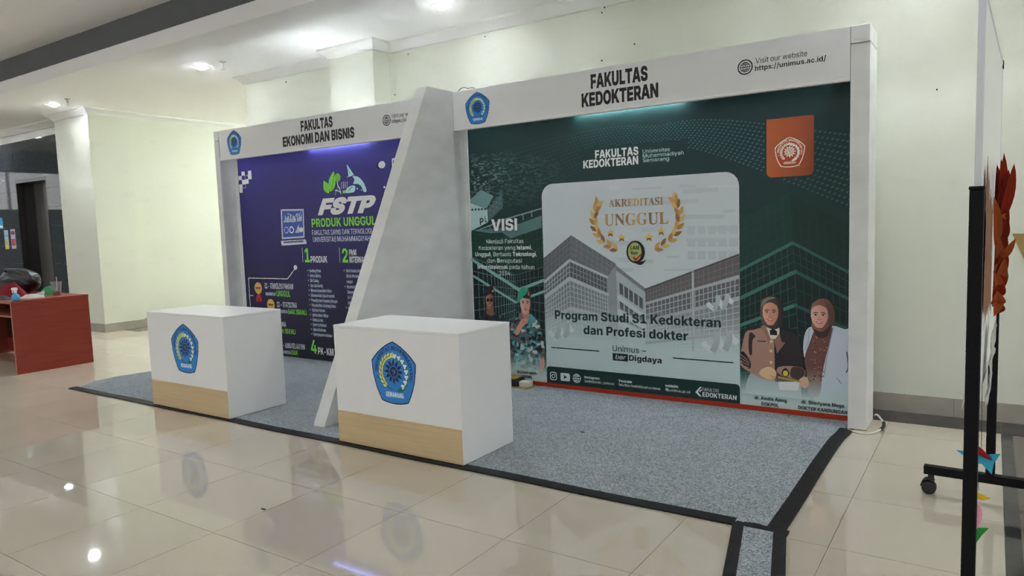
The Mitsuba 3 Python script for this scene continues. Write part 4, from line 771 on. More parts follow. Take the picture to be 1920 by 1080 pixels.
gf([(1.63, 0.44), (2.333, 0.56), (2.333, 0.78), (1.63, 0.585)], 22, 5, (110, 114, 117), (148, 154, 158), 8, 0.006)
gf([(1.63, 0.36), (2.333, 0.40), (2.333, 0.54), (1.63, 0.43)], 22, 4, (130, 138, 140), (156, 166, 168), 8, 0.006)
for a, b, w in (((1.63, 0.728), (2.333, 0.945), 0.02), ((1.63, 0.592), (2.333, 0.795), 0.024), ((1.63, 0.835), (2.333, 1.095), 0.014), ((1.63, 0.43), (2.333, 0.55), 0.02)):
    P.add(line([a, b], w).intersection(card), (142, 146, 150) if w != 0.014 else (74, 72, 76), 12)
P.add(line([(1.995, 0.40), (2.0, 0.98)], 0.016).intersection(card), (146, 152, 155), 12)
for cx_, cz_, k_ in ((0.90, 0.44, 1.0), (2.20, 0.43, 1.1), (2.20, 0.72, 0.8)):            # curled grey ribbons
    zig = [(-0.115, 0.015), (-0.055, -0.045), (-0.025, 0.085), (0.025, -0.03), (0.055, 0.095), (0.105, 0.02)]
    for n_, (p_, q_) in enumerate(zip(zig[:-1], zig[1:])):
        m_ = ((p_[0] + q_[0]) / 2 + (0.012 if n_ % 2 else -0.012), (p_[1] + q_[1]) / 2)
        g_ = line([(cx_ + a * k_, cz_ + 0.02 + b * k_) for a, b in (p_, m_, q_)], 0.040 * k_, 5, 2)
        c_ = np.array((136, 145, 148)) if n_ % 2 else np.array((168, 176, 178))
        P.add(g_.intersection(card), (lambda v, c=c_, z0=cz_ - 0.05, k=k_: np.array([INK(c + 12 * t) for t in np.clip((v[:, 1] - z0) / (0.17 * k), 0, 1)])), 13 + n_ % 2)
printed(bd, 'card', P, 'white card with a grey picture of the faculty building')
# lettering of the card
P = Print(0.0); DK = (22, 44, 44)
gold = lambda v: np.array([INK(np.array((158, 128, 82)) * (1 - t) + np.array((116, 86, 54)) * t) for t in (0.5 + 0.5 * np.sin(v[:, 0] * 23))])
P.text('AKREDITASI', 1.345, 1.783, 1.463, 0.058, gold, 's', 16)
P.text('UNGGUL', 1.303, 1.822, 1.322, 0.092, gold, 's', 16)
for x, z in ((1.353, 1.264), (1.446, 1.225), (1.667, 1.226), (1.764, 1.267)):
    P.add(star(x, z, 0.036), (180, 146, 70), 16); P.add(star(x, z, 0.036).intersection(sbox(0, 0, 5, z - 0.004)), (116, 84, 40), 17)
for s in (-1, 1):                                             # laurel branches
    cpts = catmull([(1.56 + s * 0.315, 1.47), (1.56 + s * 0.345, 1.38), (1.56 + s * 0.325, 1.28), (1.56 + s * 0.26, 1.195), (1.56 + s * 0.15, 1.135)], 2)
    for k, (a, b) in enumerate(cpts):
        t_ = cpts[max(k - 1, 0)] - cpts[min(k + 1, len(cpts) - 1)]; an = math.degrees(math.atan2(t_[1], t_[0]))
        for o in (-28, 28): P.add(leaf(a, b, an + o, 0.072, 0.03), ((170, 142, 78), (146, 104, 48), (120, 82, 44), (160, 126, 66))[(k + (o > 0) * 2 + (s > 0)) % 4], 16)
    P.add(leaf(cpts[0][0], cpts[0][1], 90 - s * 6 + (0 if s < 0 else 14), 0.09, 0.028), (170, 140, 76), 16)
P.add(ell(1.558, 1.118, 0.075, 0.085).difference(ell(1.552, 1.118, 0.055, 0.072)), (22, 20, 34), 16); P.add(ell(1.552, 1.118, 0.056, 0.073), (134, 142, 84), 15)
P.add(blob([(1.545, 1.05), (1.60, 1.045), (1.64, 1.055), (1.60, 1.02), (1.55, 1.035)], 4), (22, 20, 34), 17)
P.add(Polygon([(1.532, 1.075), (1.558, 1.045), (1.61, 1.10), (1.60, 1.105), (1.56, 1.07), (1.545, 1.085)]), (150, 30, 30), 17)
P.text('LAM', 1.518, 1.588, 1.135, 0.030, DK, 'b', 17); P.text('Kes', 1.52, 1.575, 1.098, 0.028, DK, 'b', 17)
P.text('Program Studi S1 Kedokteran', 0.839, 2.2, 0.578, 0.070, DK, 'b', 16)
P.text('dan Profesi dokter', 1.101, 1.957, 0.468, 0.070, DK, 'b', 16)
P.add(sbox(0.796, 0.335, 1.234, 0.343), DK, 16); P.add(sbox(1.841, 0.328, 2.286, 0.336), DK, 16)
P.text('Unimus ~', 1.351, 1.628, 0.348, 0.046, DK, 'r', 16)
P.add(sbox(1.35, 0.275, 1.479, 0.333), DK, 16); P.text('ber', 1.372, 1.462, 0.288, 0.036, (190, 202, 202), 'r', 17, 0.2)
P.text('Digdaya', 1.488, 1.752, 0.284, 0.044, (18, 22, 26), 'b', 16)
bar = union_all([rrect(0.747, 2.332, 0.045, 0.180, 0.03), sbox(0.747, 0.04, 2.332, 0.12)])
P.add(bar, (20, 50, 47), 16); LT = (178, 194, 193)
P.add(rrect(0.776, 0.842, 0.068, 0.136, 0.017).difference(rrect(0.783, 0.835, 0.075, 0.129, 0.012)), LT, 17); P.add(Point(0.809, 0.102).buffer(0.018).difference(Point(0.809, 0.102).buffer(0.011)), LT, 17); P.add(Point(0.827, 0.12).buffer(0.004), LT, 17)
P.add(rrect(0.876, 0.964, 0.07, 0.135, 0.012), LT, 17); P.add(Polygon([(0.908, 0.085), (0.908, 0.12), (0.938, 0.1025)]), (20, 50, 47), 18)
globe(P, 1.027, 0.102, 0.037, LT, 17)
for s, x0, x1, z, f in (('instagram', 1.097, 1.232, 0.114, 'b'), ('kedokteran_unimus', 1.097, 1.358, 0.083, 'r'), ('Youtube', 1.395, 1.508, 0.113, 'b'), ('fakultas kedokteran unimus', 1.394, 1.740, 0.083, 'r'), ('website', 1.779, 1.878, 0.113, 'b')):
    P.text(s, x0, x1, z - 0.004, 0.0205, LT, f, 17)
P.text([('fk.', 'b'), ('unimus.ac.id', 'r')], 1.779, 1.968, 0.078, 0.0205, LT, layer=17)
P.text('FAKULTAS', 2.062, 2.183, 0.107, 0.024, LT, 'r', 17); P.text('EDOKTERAN', 2.062, 2.308, 0.065, 0.034, LT, 'b', 17)
for dz, c in ((0.0, LT), (-0.032, LT)): P.add(Polygon([(2.008, 0.092 + dz / 3), (2.045, 0.135 + dz), (2.058, 0.135 + dz), (2.028, 0.095 + dz / 3), (2.055, 0.064), (2.04, 0.064)]) if dz == 0 else Polygon([(2.034, 0.098), (2.055, 0.118), (2.062, 0.118), (2.046, 0.098)]), c, 17)
printed(bd, 'card_lettering', P, 'gold and dark green lettering of the card')
# heading and vision text
P = Print(0.0)
P.text('FAKULTAS', 1.236, 1.594, 1.838, 0.060, (186, 198, 198), 'b', 3, embolden=12); P.text('KEDOKTERAN', 1.132, 1.592, 1.770, 0.060, (186, 198, 198), 'b', 3, embolden=12)
for s, x1, z in (('Universitas', 1.838, 1.845), ('Muhammadiyah', 1.941, 1.812), ('Semarang', 1.832, 1.779)): P.text(s, 1.628, x1, z, 0.028, (150, 176, 174), 'r', 3)
P.text('VISI', 0.237, 0.500, 1.305, 0.098, (186, 198, 198), 'b', 14, embolden=8)
for k, (segs, a, b) in enumerate(([[('Menjadi Fakultas', 'r')], 0.178, 0.558], [[('Kedokteran yang ', 'r'), ('Islami', 'b'), (',', 'r')], 0.095, 0.639], [[('Unggul', 'b'), (', Berbasis ', 'r'), ('Teknologi', 'b'), (',', 'r')], 0.055, 0.684], [[('dan ', 'r'), ('B', 'b'), ('ereputasi', 'r')], 0.180, 0.535], [[('Internasional', 'b'), (' pada tahun', 'r')], 0.074, 0.655], [[('2034.', 'r')], 0.297, 0.425])):
    P.text(segs, a, b, 1.198 - 0.0542 * k, 0.036, (176, 192, 190), layer=14)
NM = (24, 40, 42)
for s, a, b, z, f in (('dr.Lisan gigih', 0.452, 0.645, 0.098, 'b'), ('DOKMIL', 0.492, 0.605, 0.060, 'b'), ('dr. Aoulia Ajeng', 2.433, 2.648, 0.088, 'b'), ('DOKPOL', 2.480, 2.596, 0.048, 'b'), ('dr. Sherlyana Mega', 2.743, 3.005, 0.092, 'b'), ('DOKTER KANDUNGAN', 2.722, 3.026, 0.050, 'b')):
    P.text(s, a, b, z, 0.024, NM, f, 20)
printed(bd, 'lettering', P, 'white heading and vision text')

# people printed on the backdrop
def lg(c0, c1, x0, x1, z0=None, z1=None):
    """A colour running from c0 to c1 across the print, as in the printed picture."""
    c0, c1 = np.array(c0, float), np.array(c1, float)
    def f(v):
        t = (v[:, 0] - x0) / (x1 - x0) if z0 is None else (v[:, 1] - z0) / (z1 - z0)
        t = np.clip(t, 0, 1)[:, None]
        return INK(c0 * (1 - t) + c1 * t)
    return f
SK, SKD = (176, 132, 112), (128, 88, 74)
def face(P, x, z, rx, rz, skin, layer, shade=None, smile=True, glasses=False):
    sh = np.array(skin) * 0.8 if shade is None else np.array(shade, float)
    P.add(blob([(x - rx, z + rz * 0.15), (x - rx * 0.8, z + rz * 0.75), (x, z + rz), (x + rx * 0.8, z + rz * 0.75), (x + rx, z + rz * 0.15), (x + rx * 0.86, z - rz * 0.4), (x + rx * 0.4, z - rz * 0.92), (x, z - rz), (x - rx * 0.4, z - rz * 0.92), (x - rx * 0.86, z - rz * 0.4)], 5), lg(np.array(skin) * 1.06, sh, x - rx, x + rx), layer)
    for s in (-1, 1): P.add(ell(x + s * rx * 0.48, z - rz * 0.2, rx * 0.24, rz * 0.16), np.array(skin) * (1.05 if s < 0 else 0.93) + (6, -4, -4), layer + 1)
    P.add(ell(x, z - rz * 0.12, rx * 0.13, rz * 0.2), np.array(skin) * 0.9, layer + 2)
    for s in (-1, 1):
        P.add(line([(x + s * rx * 0.66, z + rz * 0.28), (x + s * rx * 0.44, z + rz * 0.37), (x + s * rx * 0.2, z + rz * 0.33)], rz * 0.07), (40, 28, 26), layer + 2)
        if not glasses:
            P.add(ell(x + s * rx * 0.42, z + rz * 0.14, rx * 0.2, rz * 0.075), (200, 190, 184), layer + 2)
            P.add(ell(x + s * rx * 0.42, z + rz * 0.14, rx * 0.09, rz * 0.08), (26, 18, 18), layer + 3)
            P.add(line([(x + s * rx * 0.64, z + rz * 0.15), (x + s * rx * 0.42, z + rz * 0.23), (x + s * rx * 0.22, z + rz * 0.15)], rz * 0.035), (30, 20, 20), layer + 4)
        else: P.add(ell(x + s * rx * 0.45, z + rz * 0.15, rx * 0.38, rz * 0.2), (20, 18, 20), layer + 3)
        P.add(ell(x + s * rx * 0.14, z - rz * 0.26, rx * 0.06, rz * 0.035), np.array(skin) * 0.55, layer + 3)
    if smile:
        P.add(blob([(x - rx * 0.42, z - rz * 0.42), (x, z - rz * 0.47), (x + rx * 0.42, z - rz * 0.42), (x + rx * 0.2, z - rz * 0.62), (x - rx * 0.2, z - rz * 0.62)], 4), (150, 70, 66), layer + 2)
        P.add(blob([(x - rx * 0.32, z - rz * 0.455), (x, z - rz * 0.49), (x + rx * 0.32, z - rz * 0.455), (x, z - rz * 0.57)], 4), (214, 206, 200), layer + 3)
    else: P.add(blob([(x - rx * 0.32, z - rz * 0.52), (x, z - rz * 0.43), (x + rx * 0.32, z - rz * 0.52), (x, z - rz * 0.56)], 4), (128, 72, 70), layer + 2)
FD = (0.10, 0.30, PALE)
def camo(P, g, cols, layer, seed, n=90, s=0.03, fd=FD):
    r = np.random.default_rng(seed); b = g.bounds
    P.fade(g, cols[0], *fd, layer)
    for k in range(n):
        c = (r.uniform(b[0], b[2]), r.uniform(b[1], b[3])); a = np.sort(r.uniform(0, 2 * np.pi, 7)); q = s * r.uniform(0.35, 1.0, 7)
        try: bl = blob(np.c_[c[0] + q * np.cos(a), c[1] + 0.8 * q * np.sin(a)], 3).intersection(g)
        except Exception: continue
        P.fade(bl, cols[1 + k % (len(cols) - 1)], *fd, layer + 1 + k % 3, 5)
# the soldier in the dark beret
P = Print(0.0)
body = blob([(0.03, 0.30), (0.03, 0.50), (0.09, 0.565), (0.15, 0.60), (0.24, 0.60), (0.32, 0.565), (0.395, 0.53), (0.42, 0.40), (0.41, 0.22), (0.05, 0.20)], 6)
camo(P, body, [(38, 42, 52), (64, 70, 82), (24, 26, 34), (92, 92, 98)], 13, 3, 70, 0.028)
P.add(Polygon([(0.155, 0.66), (0.228, 0.66), (0.235, 0.59), (0.20, 0.57), (0.15, 0.59)]), (112, 76, 64), 17)
face(P, 0.192, 0.70, 0.042, 0.068, (138, 98, 84), 18, (96, 66, 56), True, True)
P.add(blob([(0.135, 0.735), (0.14, 0.79), (0.185, 0.83), (0.232, 0.83), (0.242, 0.745), (0.20, 0.765)], 6), (34, 34, 46), 23)
P.add(Point(0.23, 0.79).buffer(0.011), (150, 120, 60), 24)
printed(bd, 'soldier_portrait', P, 'printed portrait of a man in a dark beret and sunglasses')
P = Print(0.0)
body = blob([(0.43, 0.12), (0.435, 0.28), (0.405, 0.36), (0.40, 0.47), (0.42, 0.535), (0.485, 0.575), (0.55, 0.58), (0.61, 0.575), (0.68, 0.545), (0.712, 0.44), (0.735, 0.30), (0.72, 0.235), (0.69, 0.225), (0.68, 0.12)], 6)
camo(P, body, [(58, 96, 98), (84, 58, 58), (26, 34, 38), (62, 134, 138), (98, 72, 70), (34, 46, 48), (150, 160, 160)], 13, 5, 190, 0.034)
P.add(Polygon([(0.515, 0.64), (0.592, 0.64), (0.60, 0.565), (0.555, 0.53), (0.51, 0.565)]), (150, 104, 94), 18)
P.add(Polygon([(0.52, 0.56), (0.555, 0.525), (0.595, 0.56), (0.595, 0.535), (0.56, 0.50), (0.52, 0.53)]), (34, 36, 40), 19)
P.add(blob([(0.485, 0.58), (0.512, 0.615), (0.545, 0.535), (0.515, 0.525)], 4), (112, 84, 78), 19); P.add(blob([(0.605, 0.61), (0.655, 0.555), (0.60, 0.515), (0.575, 0.535)], 4), (66, 130, 136), 19)
face(P, 0.556, 0.685, 0.050, 0.083, (182, 136, 124), 20, (160, 112, 104), False)
P.add(blob([(0.484, 0.70), (0.486, 0.765), (0.53, 0.825), (0.595, 0.82), (0.612, 0.76), (0.60, 0.735), (0.545, 0.745)], 6), (36, 130, 104), 25)
P.add(blob([(0.535, 0.745), (0.60, 0.735), (0.612, 0.77), (0.60, 0.82), (0.57, 0.775)], 6), (22, 40, 40), 26); P.add(blob([(0.582, 0.77), (0.592, 0.80), (0.604, 0.79), (0.6, 0.757)], 4), (140, 70, 66), 27)
P.add(blob([(0.442, 0.43), (0.475, 0.425), (0.53, 0.50), (0.575, 0.53), (0.57, 0.56), (0.535, 0.565), (0.505, 0.545), (0.455, 0.47)], 5), (172, 122, 108), 22)
for k in range(4): P.add(line([(0.525 + 0.012 * k, 0.545), (0.535 + 0.011 * k, 0.518)], 0.003), (120, 80, 72), 23)
P.fade(blob([(0.672, 0.26), (0.70, 0.235), (0.722, 0.25), (0.728, 0.19), (0.70, 0.13), (0.67, 0.12), (0.682, 0.18)], 5), (172, 126, 116), 0.06, 0.2, PALE, 22)
P.add(sbox(0.40, 0.475, 0.435, 0.495), (150, 60, 60), 22)
printed(bd, 'soldier_portrait', P, 'printed portrait of a man in a green beret and camouflage')
# the policewoman
P = Print(0.0); BR, BRD, BK = (142, 108, 96), (108, 78, 70), (44, 38, 40)
P.fade(blob([(2.40, 0.10), (2.40, 0.26), (2.52, 0.33), (2.70, 0.30), (2.72, 0.1)], 4), (120, 128, 130), 0.12, 0.34, PALE, 13)
jk = blob([(2.337, 0.36), (2.345, 0.44), (2.375, 0.555), (2.43, 0.575), (2.51, 0.60), (2.60, 0.60), (2.68, 0.57), (2.72, 0.53), (2.745, 0.42), (2.755, 0.35), (2.72, 0.24), (2.62, 0.22), (2.50, 0.23), (2.43, 0.26), (2.345, 0.31)], 6)
P.fade(jk, BR, 0.16, 0.28, PALE, 14)
P.fade(jk.intersection(Polygon([(2.562, 0.62), (2.80, 0.62), (2.80, 0.1), (2.575, 0.1)])), BK, 0.16, 0.28, PALE, 15)
P.add(Polygon([(2.60, 0.56), (2.565, 0.51), (2.585, 0.42), (2.64, 0.50), (2.615, 0.50)]), (122, 88, 80), 16)
P.add(blob([(2.40, 0.55), (2.395, 0.42), (2.415, 0.40), (2.42, 0.50), (2.44, 0.53)], 5), (48, 42, 44), 16)
P.add(line([(2.395, 0.585), (2.475, 0.60)], 0.02), (34, 34, 38), 16); P.add(line([(2.61, 0.60), (2.70, 0.575)], 0.02), (30, 30, 34), 16)
P.add(blob([(2.336, 0.40), (2.36, 0.415), (2.405, 0.35), (2.40, 0.30), (2.345, 0.335)], 5), (36, 34, 38), 16)
for k in range(4): P.add(line([(2.338, 0.395 - 0.022 * k), (2.37, 0.372 - 0.02 * k), (2.395, 0.345 - 0.012 * k)], 0.004, 4), (150, 120, 112), 17)
P.add(Polygon([(2.505, 0.615), (2.60, 0.625), (2.60, 0.555), (2.575, 0.52), (2.545, 0.515), (2.52, 0.54)]), (182, 172, 158), 16)
P.add(Polygon([(2.535, 0.575), (2.56, 0.59), (2.585, 0.57), (2.585, 0.545), (2.54, 0.545)]), (26, 26, 30), 17)
P.add(Polygon([(2.475, 0.60), (2.505, 0.62), (2.545, 0.51), (2.53, 0.48), (2.505, 0.55)]), (126, 94, 84), 17)
P.add(sbox(2.455, 0.495, 2.508, 0.507), (40, 38, 40), 17); P.add(sbox(2.458, 0.502, 2.505, 0.505), (170, 170, 170), 18)
for z in (0.435, 0.355, 0.50): P.add(Point(2.545, z).buffer(0.011, quad_segs=4), (186, 156, 100), 18)
P.add(blob([(2.475, 0.74), (2.492, 0.79), (2.545, 0.812), (2.60, 0.795), (2.625, 0.73), (2.622, 0.65), (2.60, 0.60), (2.555, 0.585), (2.50, 0.61), (2.478, 0.66)], 6), lg((84, 76, 72), (40, 34, 34), 2.48, 2.62), 18)
P.add(blob([(2.478, 0.74), (2.495, 0.786), (2.54, 0.806), (2.575, 0.80), (2.53, 0.785), (2.50, 0.755)], 5), (112, 104, 98), 19)
face(P, 2.541, 0.69, 0.052, 0.078, (176, 128, 108), 20, (150, 104, 86))
P.add(blob([(2.465, 0.268), (2.48, 0.30), (2.53, 0.325), (2.575, 0.30), (2.575, 0.25), (2.53, 0.235), (2.50, 0.245)], 5), (190, 152, 118), 18)
for k in range(3): P.add(line([(2.548 + 0.01 * k, 0.262), (2.565 + 0.007 * k, 0.236)], 0.003), (130, 96, 76), 19)
P.add(blob([(2.735, 0.265), (2.775, 0.275), (2.79, 0.23), (2.765, 0.195), (2.73, 0.22)], 5), (172, 142, 122), 20)
P.fade(Polygon([(2.592, 0.225), (2.60, 0.17), (2.72, 0.175), (2.735, 0.24)]), (196, 196, 188), 0.1, 0.22, PALE, 20)
P.add(blob([(2.588, 0.285), (2.592, 0.325), (2.66, 0.34), (2.745, 0.335), (2.768, 0.30), (2.735, 0.262), (2.65, 0.262)], 5), (140, 110, 98), 21)
P.add(blob([(2.67, 0.30), (2.69, 0.336), (2.748, 0.332), (2.766, 0.30), (2.735, 0.262), (2.68, 0.264)], 5), (66, 50, 48), 22)
P.add(Polygon([(2.59, 0.265), (2.735, 0.245), (2.738, 0.232), (2.59, 0.25)]), (150, 118, 60), 22)
P.add(blob([(2.615, 0.29), (2.64, 0.325), (2.665, 0.29), (2.64, 0.262)], 5), (30, 28, 30), 23); P.add(ell(2.64, 0.288, 0.016, 0.02), (176, 160, 60), 24)
P.add(sbox(2.578, 0.283, 2.606, 0.29), (150, 60, 60), 23)
printed(bd, 'policewoman_portrait', P, 'printed portrait of a woman in a brown uniform holding a cap')
# the doctor in the white coat
P = Print(0.0); fd2 = (0.10, 0.36, PALE)
coat = blob([(2.757, 0.42), (2.755, 0.52), (2.775, 0.595), (2.82, 0.62), (2.93, 0.63), (3.0, 0.61), (3.045, 0.585), (3.05, 0.30), (3.05, 0.10), (2.84, 0.10), (2.80, 0.30)], 5).intersection(sbox(0, 0, X1, 3))
P.fade(coat, (164, 170, 188), *fd2, 13)
P.fade(blob([(2.762, 0.40), (2.79, 0.50), (2.83, 0.60), (2.90, 0.615), (2.935, 0.60), (2.90, 0.45), (2.875, 0.32), (2.855, 0.16), (2.79, 0.16), (2.775, 0.3)], 6), (96, 62, 58), 0.12, 0.34, PALE, 14)
r_ = np.random.default_rng(11)
for k in range(46):
    z = r_.uniform(0.24, 0.55); x = 2.80 + (z - 0.25) * 0.13 + r_.uniform(-0.02, 0.075)
    P.add(ell(x, z, r_.uniform(0.003, 0.009), r_.uniform(0.003, 0.008), 0, 7), ((150, 100, 76), (70, 44, 42), (132, 88, 76))[k % 3], 16)
P.add(blob([(2.80, 0.74), (2.82, 0.78), (2.865, 0.805), (2.915, 0.79), (2.945, 0.72), (2.94, 0.64), (2.905, 0.60), (2.86, 0.575), (2.81, 0.60), (2.805, 0.66)], 6), lg((122, 84, 72), (82, 54, 48), 2.81, 2.94), 17)
P.add(blob([(2.815, 0.60), (2.87, 0.585), (2.925, 0.63), (2.90, 0.56), (2.85, 0.545)], 5), (58, 44, 42), 18)
P.add(blob([(2.89, 0.775), (2.935, 0.73), (2.938, 0.66), (2.91, 0.62), (2.912, 0.70)], 5), (82, 56, 50), 18)
face(P, 2.853, 0.685, 0.053, 0.075, (186, 136, 122), 20, (164, 116, 104))
P.add(line([(2.94, 0.62), (2.905, 0.45), (2.885, 0.30)], 0.006, 4), (126, 132, 152), 19); P.add(line([(3.02, 0.46), (3.03, 0.37), (3.018, 0.33)], 0.008, 4), (52, 70, 104), 19)
P.add(line([(2.96, 0.285), (2.99, 0.25)], 0.005), (110, 122, 140), 19); P.add(line([(2.79, 0.60), (2.785, 0.52), (2.765, 0.46)], 0.005, 4), (132, 138, 156), 19)
printed(bd, 'doctor_portrait', P, 'printed portrait of a woman in a white coat and brown headscarf')
part(bd, 'red_strip', bx(X0, 3.045, -0.012, -0.006, 0.008, 0.042), 'm_red_strip', label='red strip along the foot of the backdrop')

# left booth: backdrop
OX = -0.113 - W2 - 0.1
bl = thing('booth_backdrop', 'dark blue printed backdrop of the left booth with a green leaf and fish logo', 'backdrop')
part(bl, 'board', bx(-3.262, -0.113, 0.0, 0.04, 0.008, 2.45, 0.002), 'm_white')
P = Print(0.0)
def bg_left(v):
    t = np.clip((v[:, 1] - 0.1) / 2.0, 0, 1)[:, None]
    c = np.array((27, 26, 44.0)) * (1 - t) + np.array((48, 44, 112.0)) * t
    m = np.exp(-((v[:, 0] + 2.2) / 0.6) ** 2 - ((v[:, 1] - 1.6) / 0.6) ** 2)[:, None]
    return c * (1 - 0.3 * m) + np.array((58, 46, 98.0)) * 0.3 * m
P.grid(-3.19, -0.118, 0.01, 2.42, bg_left, 16, 40)
printed(bl, 'sheet', P)
P = Print(0.0); WH, GR, q = (190, 198, 204), (100, 170, 50), 0.046
for r, row in enumerate(('.x.x', 'x.ox', '.xx', 'xo', 'x')):
    for c_, ch in enumerate(row):
        x = -3.185 + c_ * q * 1.25; z = 2.035 - (r + 1) * q
        if ch == 'x': P.add(sbox(x, z, x + q * 1.25, z + q), WH, 2)
        if ch == 'o': P.add(sbox(x, z, x + q * 1.25, z + q).difference(sbox(x + 0.005, z + 0.004, x + q * 1.25 - 0.005, z + q - 0.004)), WH, 2)
# laptop picture
P.add(Polygon([(-2.50, 1.29), (-2.16, 1.30), (-2.15, 1.575), (-2.49, 1.585)]).buffer(0.012), (150, 156, 176), 2)
P.add(Polygon([(-2.49, 1.298), (-2.165, 1.307), (-2.155, 1.568), (-2.48, 1.577)]), (56, 70, 136), 3)
P.add(Polygon([(-2.53, 1.262), (-2.135, 1.272), (-2.12, 1.225), (-2.52, 1.21)]), (166, 170, 186), 2); P.add(Polygon([(-2.49, 1.255), (-2.175, 1.262), (-2.17, 1.243), (-2.485, 1.235)]), (84, 86, 104), 3)
for k in range(11): P.add(sbox(-2.46 + 0.018 * k, 1.455, -2.449 + 0.018 * k, 1.475 + 0.055 * abs(math.sin(k * 1.3))), (170, 186, 214), 4)
for k in range(5): P.add(sbox(-2.25 + 0.016 * k, 1.46, -2.24 + 0.016 * k, 1.49 + 0.05 * abs(math.cos(k * 1.7))), (170, 186, 214), 4)
P.add(line([(-2.40, 1.55), (-2.34, 1.53), (-2.29, 1.50), (-2.24, 1.545), (-2.22, 1.53), (-2.175, 1.555)], 0.005), (170, 186, 214), 4)
P.add(Point(-2.43, 1.375).buffer(0.036).difference(Point(-2.43, 1.375).buffer(0.027)), (150, 168, 200), 4); P.add(Point(-2.345, 1.375).buffer(0.038).difference(Point(-2.345, 1.375).buffer(0.024)), (176, 196, 220), 4)
for k in range(4): P.add(sbox(-2.285 + 0.016 * k, 1.34, -2.274 + 0.016 * k, 1.36 + 0.022 * k), (190, 204, 226), 4)
for k in (-1, 0, 1): P.add(leaf(-2.195, 1.345, 90 - 35 * k, 0.065, 0.028), (190, 204, 226), 4)
# circuit lines and dots
P.add(line([(-3.13, 0.10), (-3.127, 0.855), (-2.46, 0.855), (-2.33, 0.965)], 0.009), WH, 2); P.add(ell(-2.322, 0.978, 0.028, 0.026), WH, 2); P.add(line([(-3.13, 0.66), (-3.06, 0.66)], 0.007), WH, 2)
P.add(ell(-1.004, 1.955, 0.045, 0.034), WH, 3); P.add(ell(-1.03, 1.95, 0.045, 0.034), (30, 28, 60), 2); P.add(ell(-0.985, 1.745, 0.013, 0.011), WH, 2)
P.add(Polygon([(-0.875, 2.0), (-0.80, 2.01), (-0.80, 1.99), (-0.862, 1.985), (-0.862, 1.9), (-0.875, 1.9)]), WH, 2)
# leaf, fork and fish logo
P.add(leaf(-1.72, 1.735, 74, 0.215, 0.10), GR, 2); P.add(leaf(-1.745, 1.725, 118, 0.15, 0.09), GR, 2); P.add(line([(-1.72, 1.70), (-1.69, 1.80), (-1.66, 1.90)], 0.005), (40, 60, 50), 3); P.add(line([(-1.66, 1.70), (-1.63, 1.76), (-1.60, 1.79)], 0.008), GR, 2)
P.add(ell(-1.61, 1.875, 0.042, 0.042), (96, 150, 46), 2); P.add(line([(-1.62, 1.83), (-1.61, 1.79), (-1.59, 1.77), (-1.575, 1.71)], 0.01), WH, 2); P.add(line([(-1.66, 1.75), (-1.61, 1.745), (-1.59, 1.73)], 0.008), WH, 2)
for k in range(4): P.add(line([(-1.56 + 0.025 * k, 1.765), (-1.555 + 0.025 * k, 1.825)], 0.007), WH, 2)
P.add(Polygon([(-1.545, 1.745), (-1.495, 1.745), (-1.505, 1.715), (-1.555, 1.715)]), (110, 170, 60), 2)
CY = (142, 200, 212)
P.add(blob([(-1.47, 1.99), (-1.425, 1.94), (-1.385, 1.89), (-1.41, 1.88), (-1.455, 1.875), (-1.46, 1.92)], 5), CY, 2); P.add(line([(-1.462, 1.96), (-1.43, 1.90)], 0.004), (60, 100, 150), 3); P.add(line([(-1.475, 1.87), (-1.38, 1.885)], 0.006), (230, 236, 240), 3)
P.add(blob([(-1.40, 1.87), (-1.33, 1.865), (-1.26, 1.81), (-1.22, 1.725), (-1.26, 1.715), (-1.285, 1.765), (-1.335, 1.795), (-1.395, 1.80), (-1.375, 1.84)], 5), CY, 2)
P.add(blob([(-1.515, 1.72), (-1.47, 1.77), (-1.40, 1.785), (-1.37, 1.77), (-1.385, 1.725), (-1.43, 1.715)], 5), CY, 2); P.add(line([(-1.47, 1.735), (-1.41, 1.775)], 0.006), (50, 60, 120), 3); P.add(ell(-1.345, 1.75, 0.009, 0.008), WH, 3); P.add(ell(-1.29, 1.735, 0.007, 0.006), WH, 3)
printed(bl, 'pictures', P, 'printed laptop, line drawing and leaf and fish logo')
P = Print(0.0)
P.text('FSTP', -1.93, -1.105, 1.52, 0.150, (200, 206, 212), 'b', 3, 0.38, 55)
P.text('PRODUK UNGGULAN', -2.028, -0.965, 1.393, 0.088, (104, 172, 48), 'b', 3)
P.text('FAKULTAS SAINS DAN TEKNOLOGI PERTANIAN', -2.030, -0.880, 1.313, 0.050, (158, 166, 188), 'r', 3, embolden=20)
P.text('UNIVERSITAS MUHAMMADIYAH SEMARANG', -2.022, -0.890, 1.243, 0.050, (158, 166, 188), 'r', 3, embolden=20)
for n_, x0, x1, z0, h in (('1', -2.165, -2.085, 1.032, 0.148), ('2', -1.605, -1.525, 1.032, 0.140), ('4', -2.150, -2.062, 0.074, 0.145)): P.text(n_, x0, x1, z0, h, (92, 178, 48), 'b', 3)
P.add(sbox(-2.200, 1.035, -2.194, 1.185), WH, 3); P.add(sbox(-1.645, 1.03, -1.639, 1.18), WH, 3)
P.text('PRODUK', -2.075, -1.825, 1.030, 0.068, WH, 'b', 3); P.text('PkM', -1.504, -1.405, 1.103, 0.058, WH, 'b', 3); P.text('INTERNASIONAL', -1.506, -1.135, 1.030, 0.062, WH, 'b', 3); P.text('PK-KM', -2.045, -1.810, 0.070, 0.075, WH, 'b', 3)
LG = (148, 152, 170)
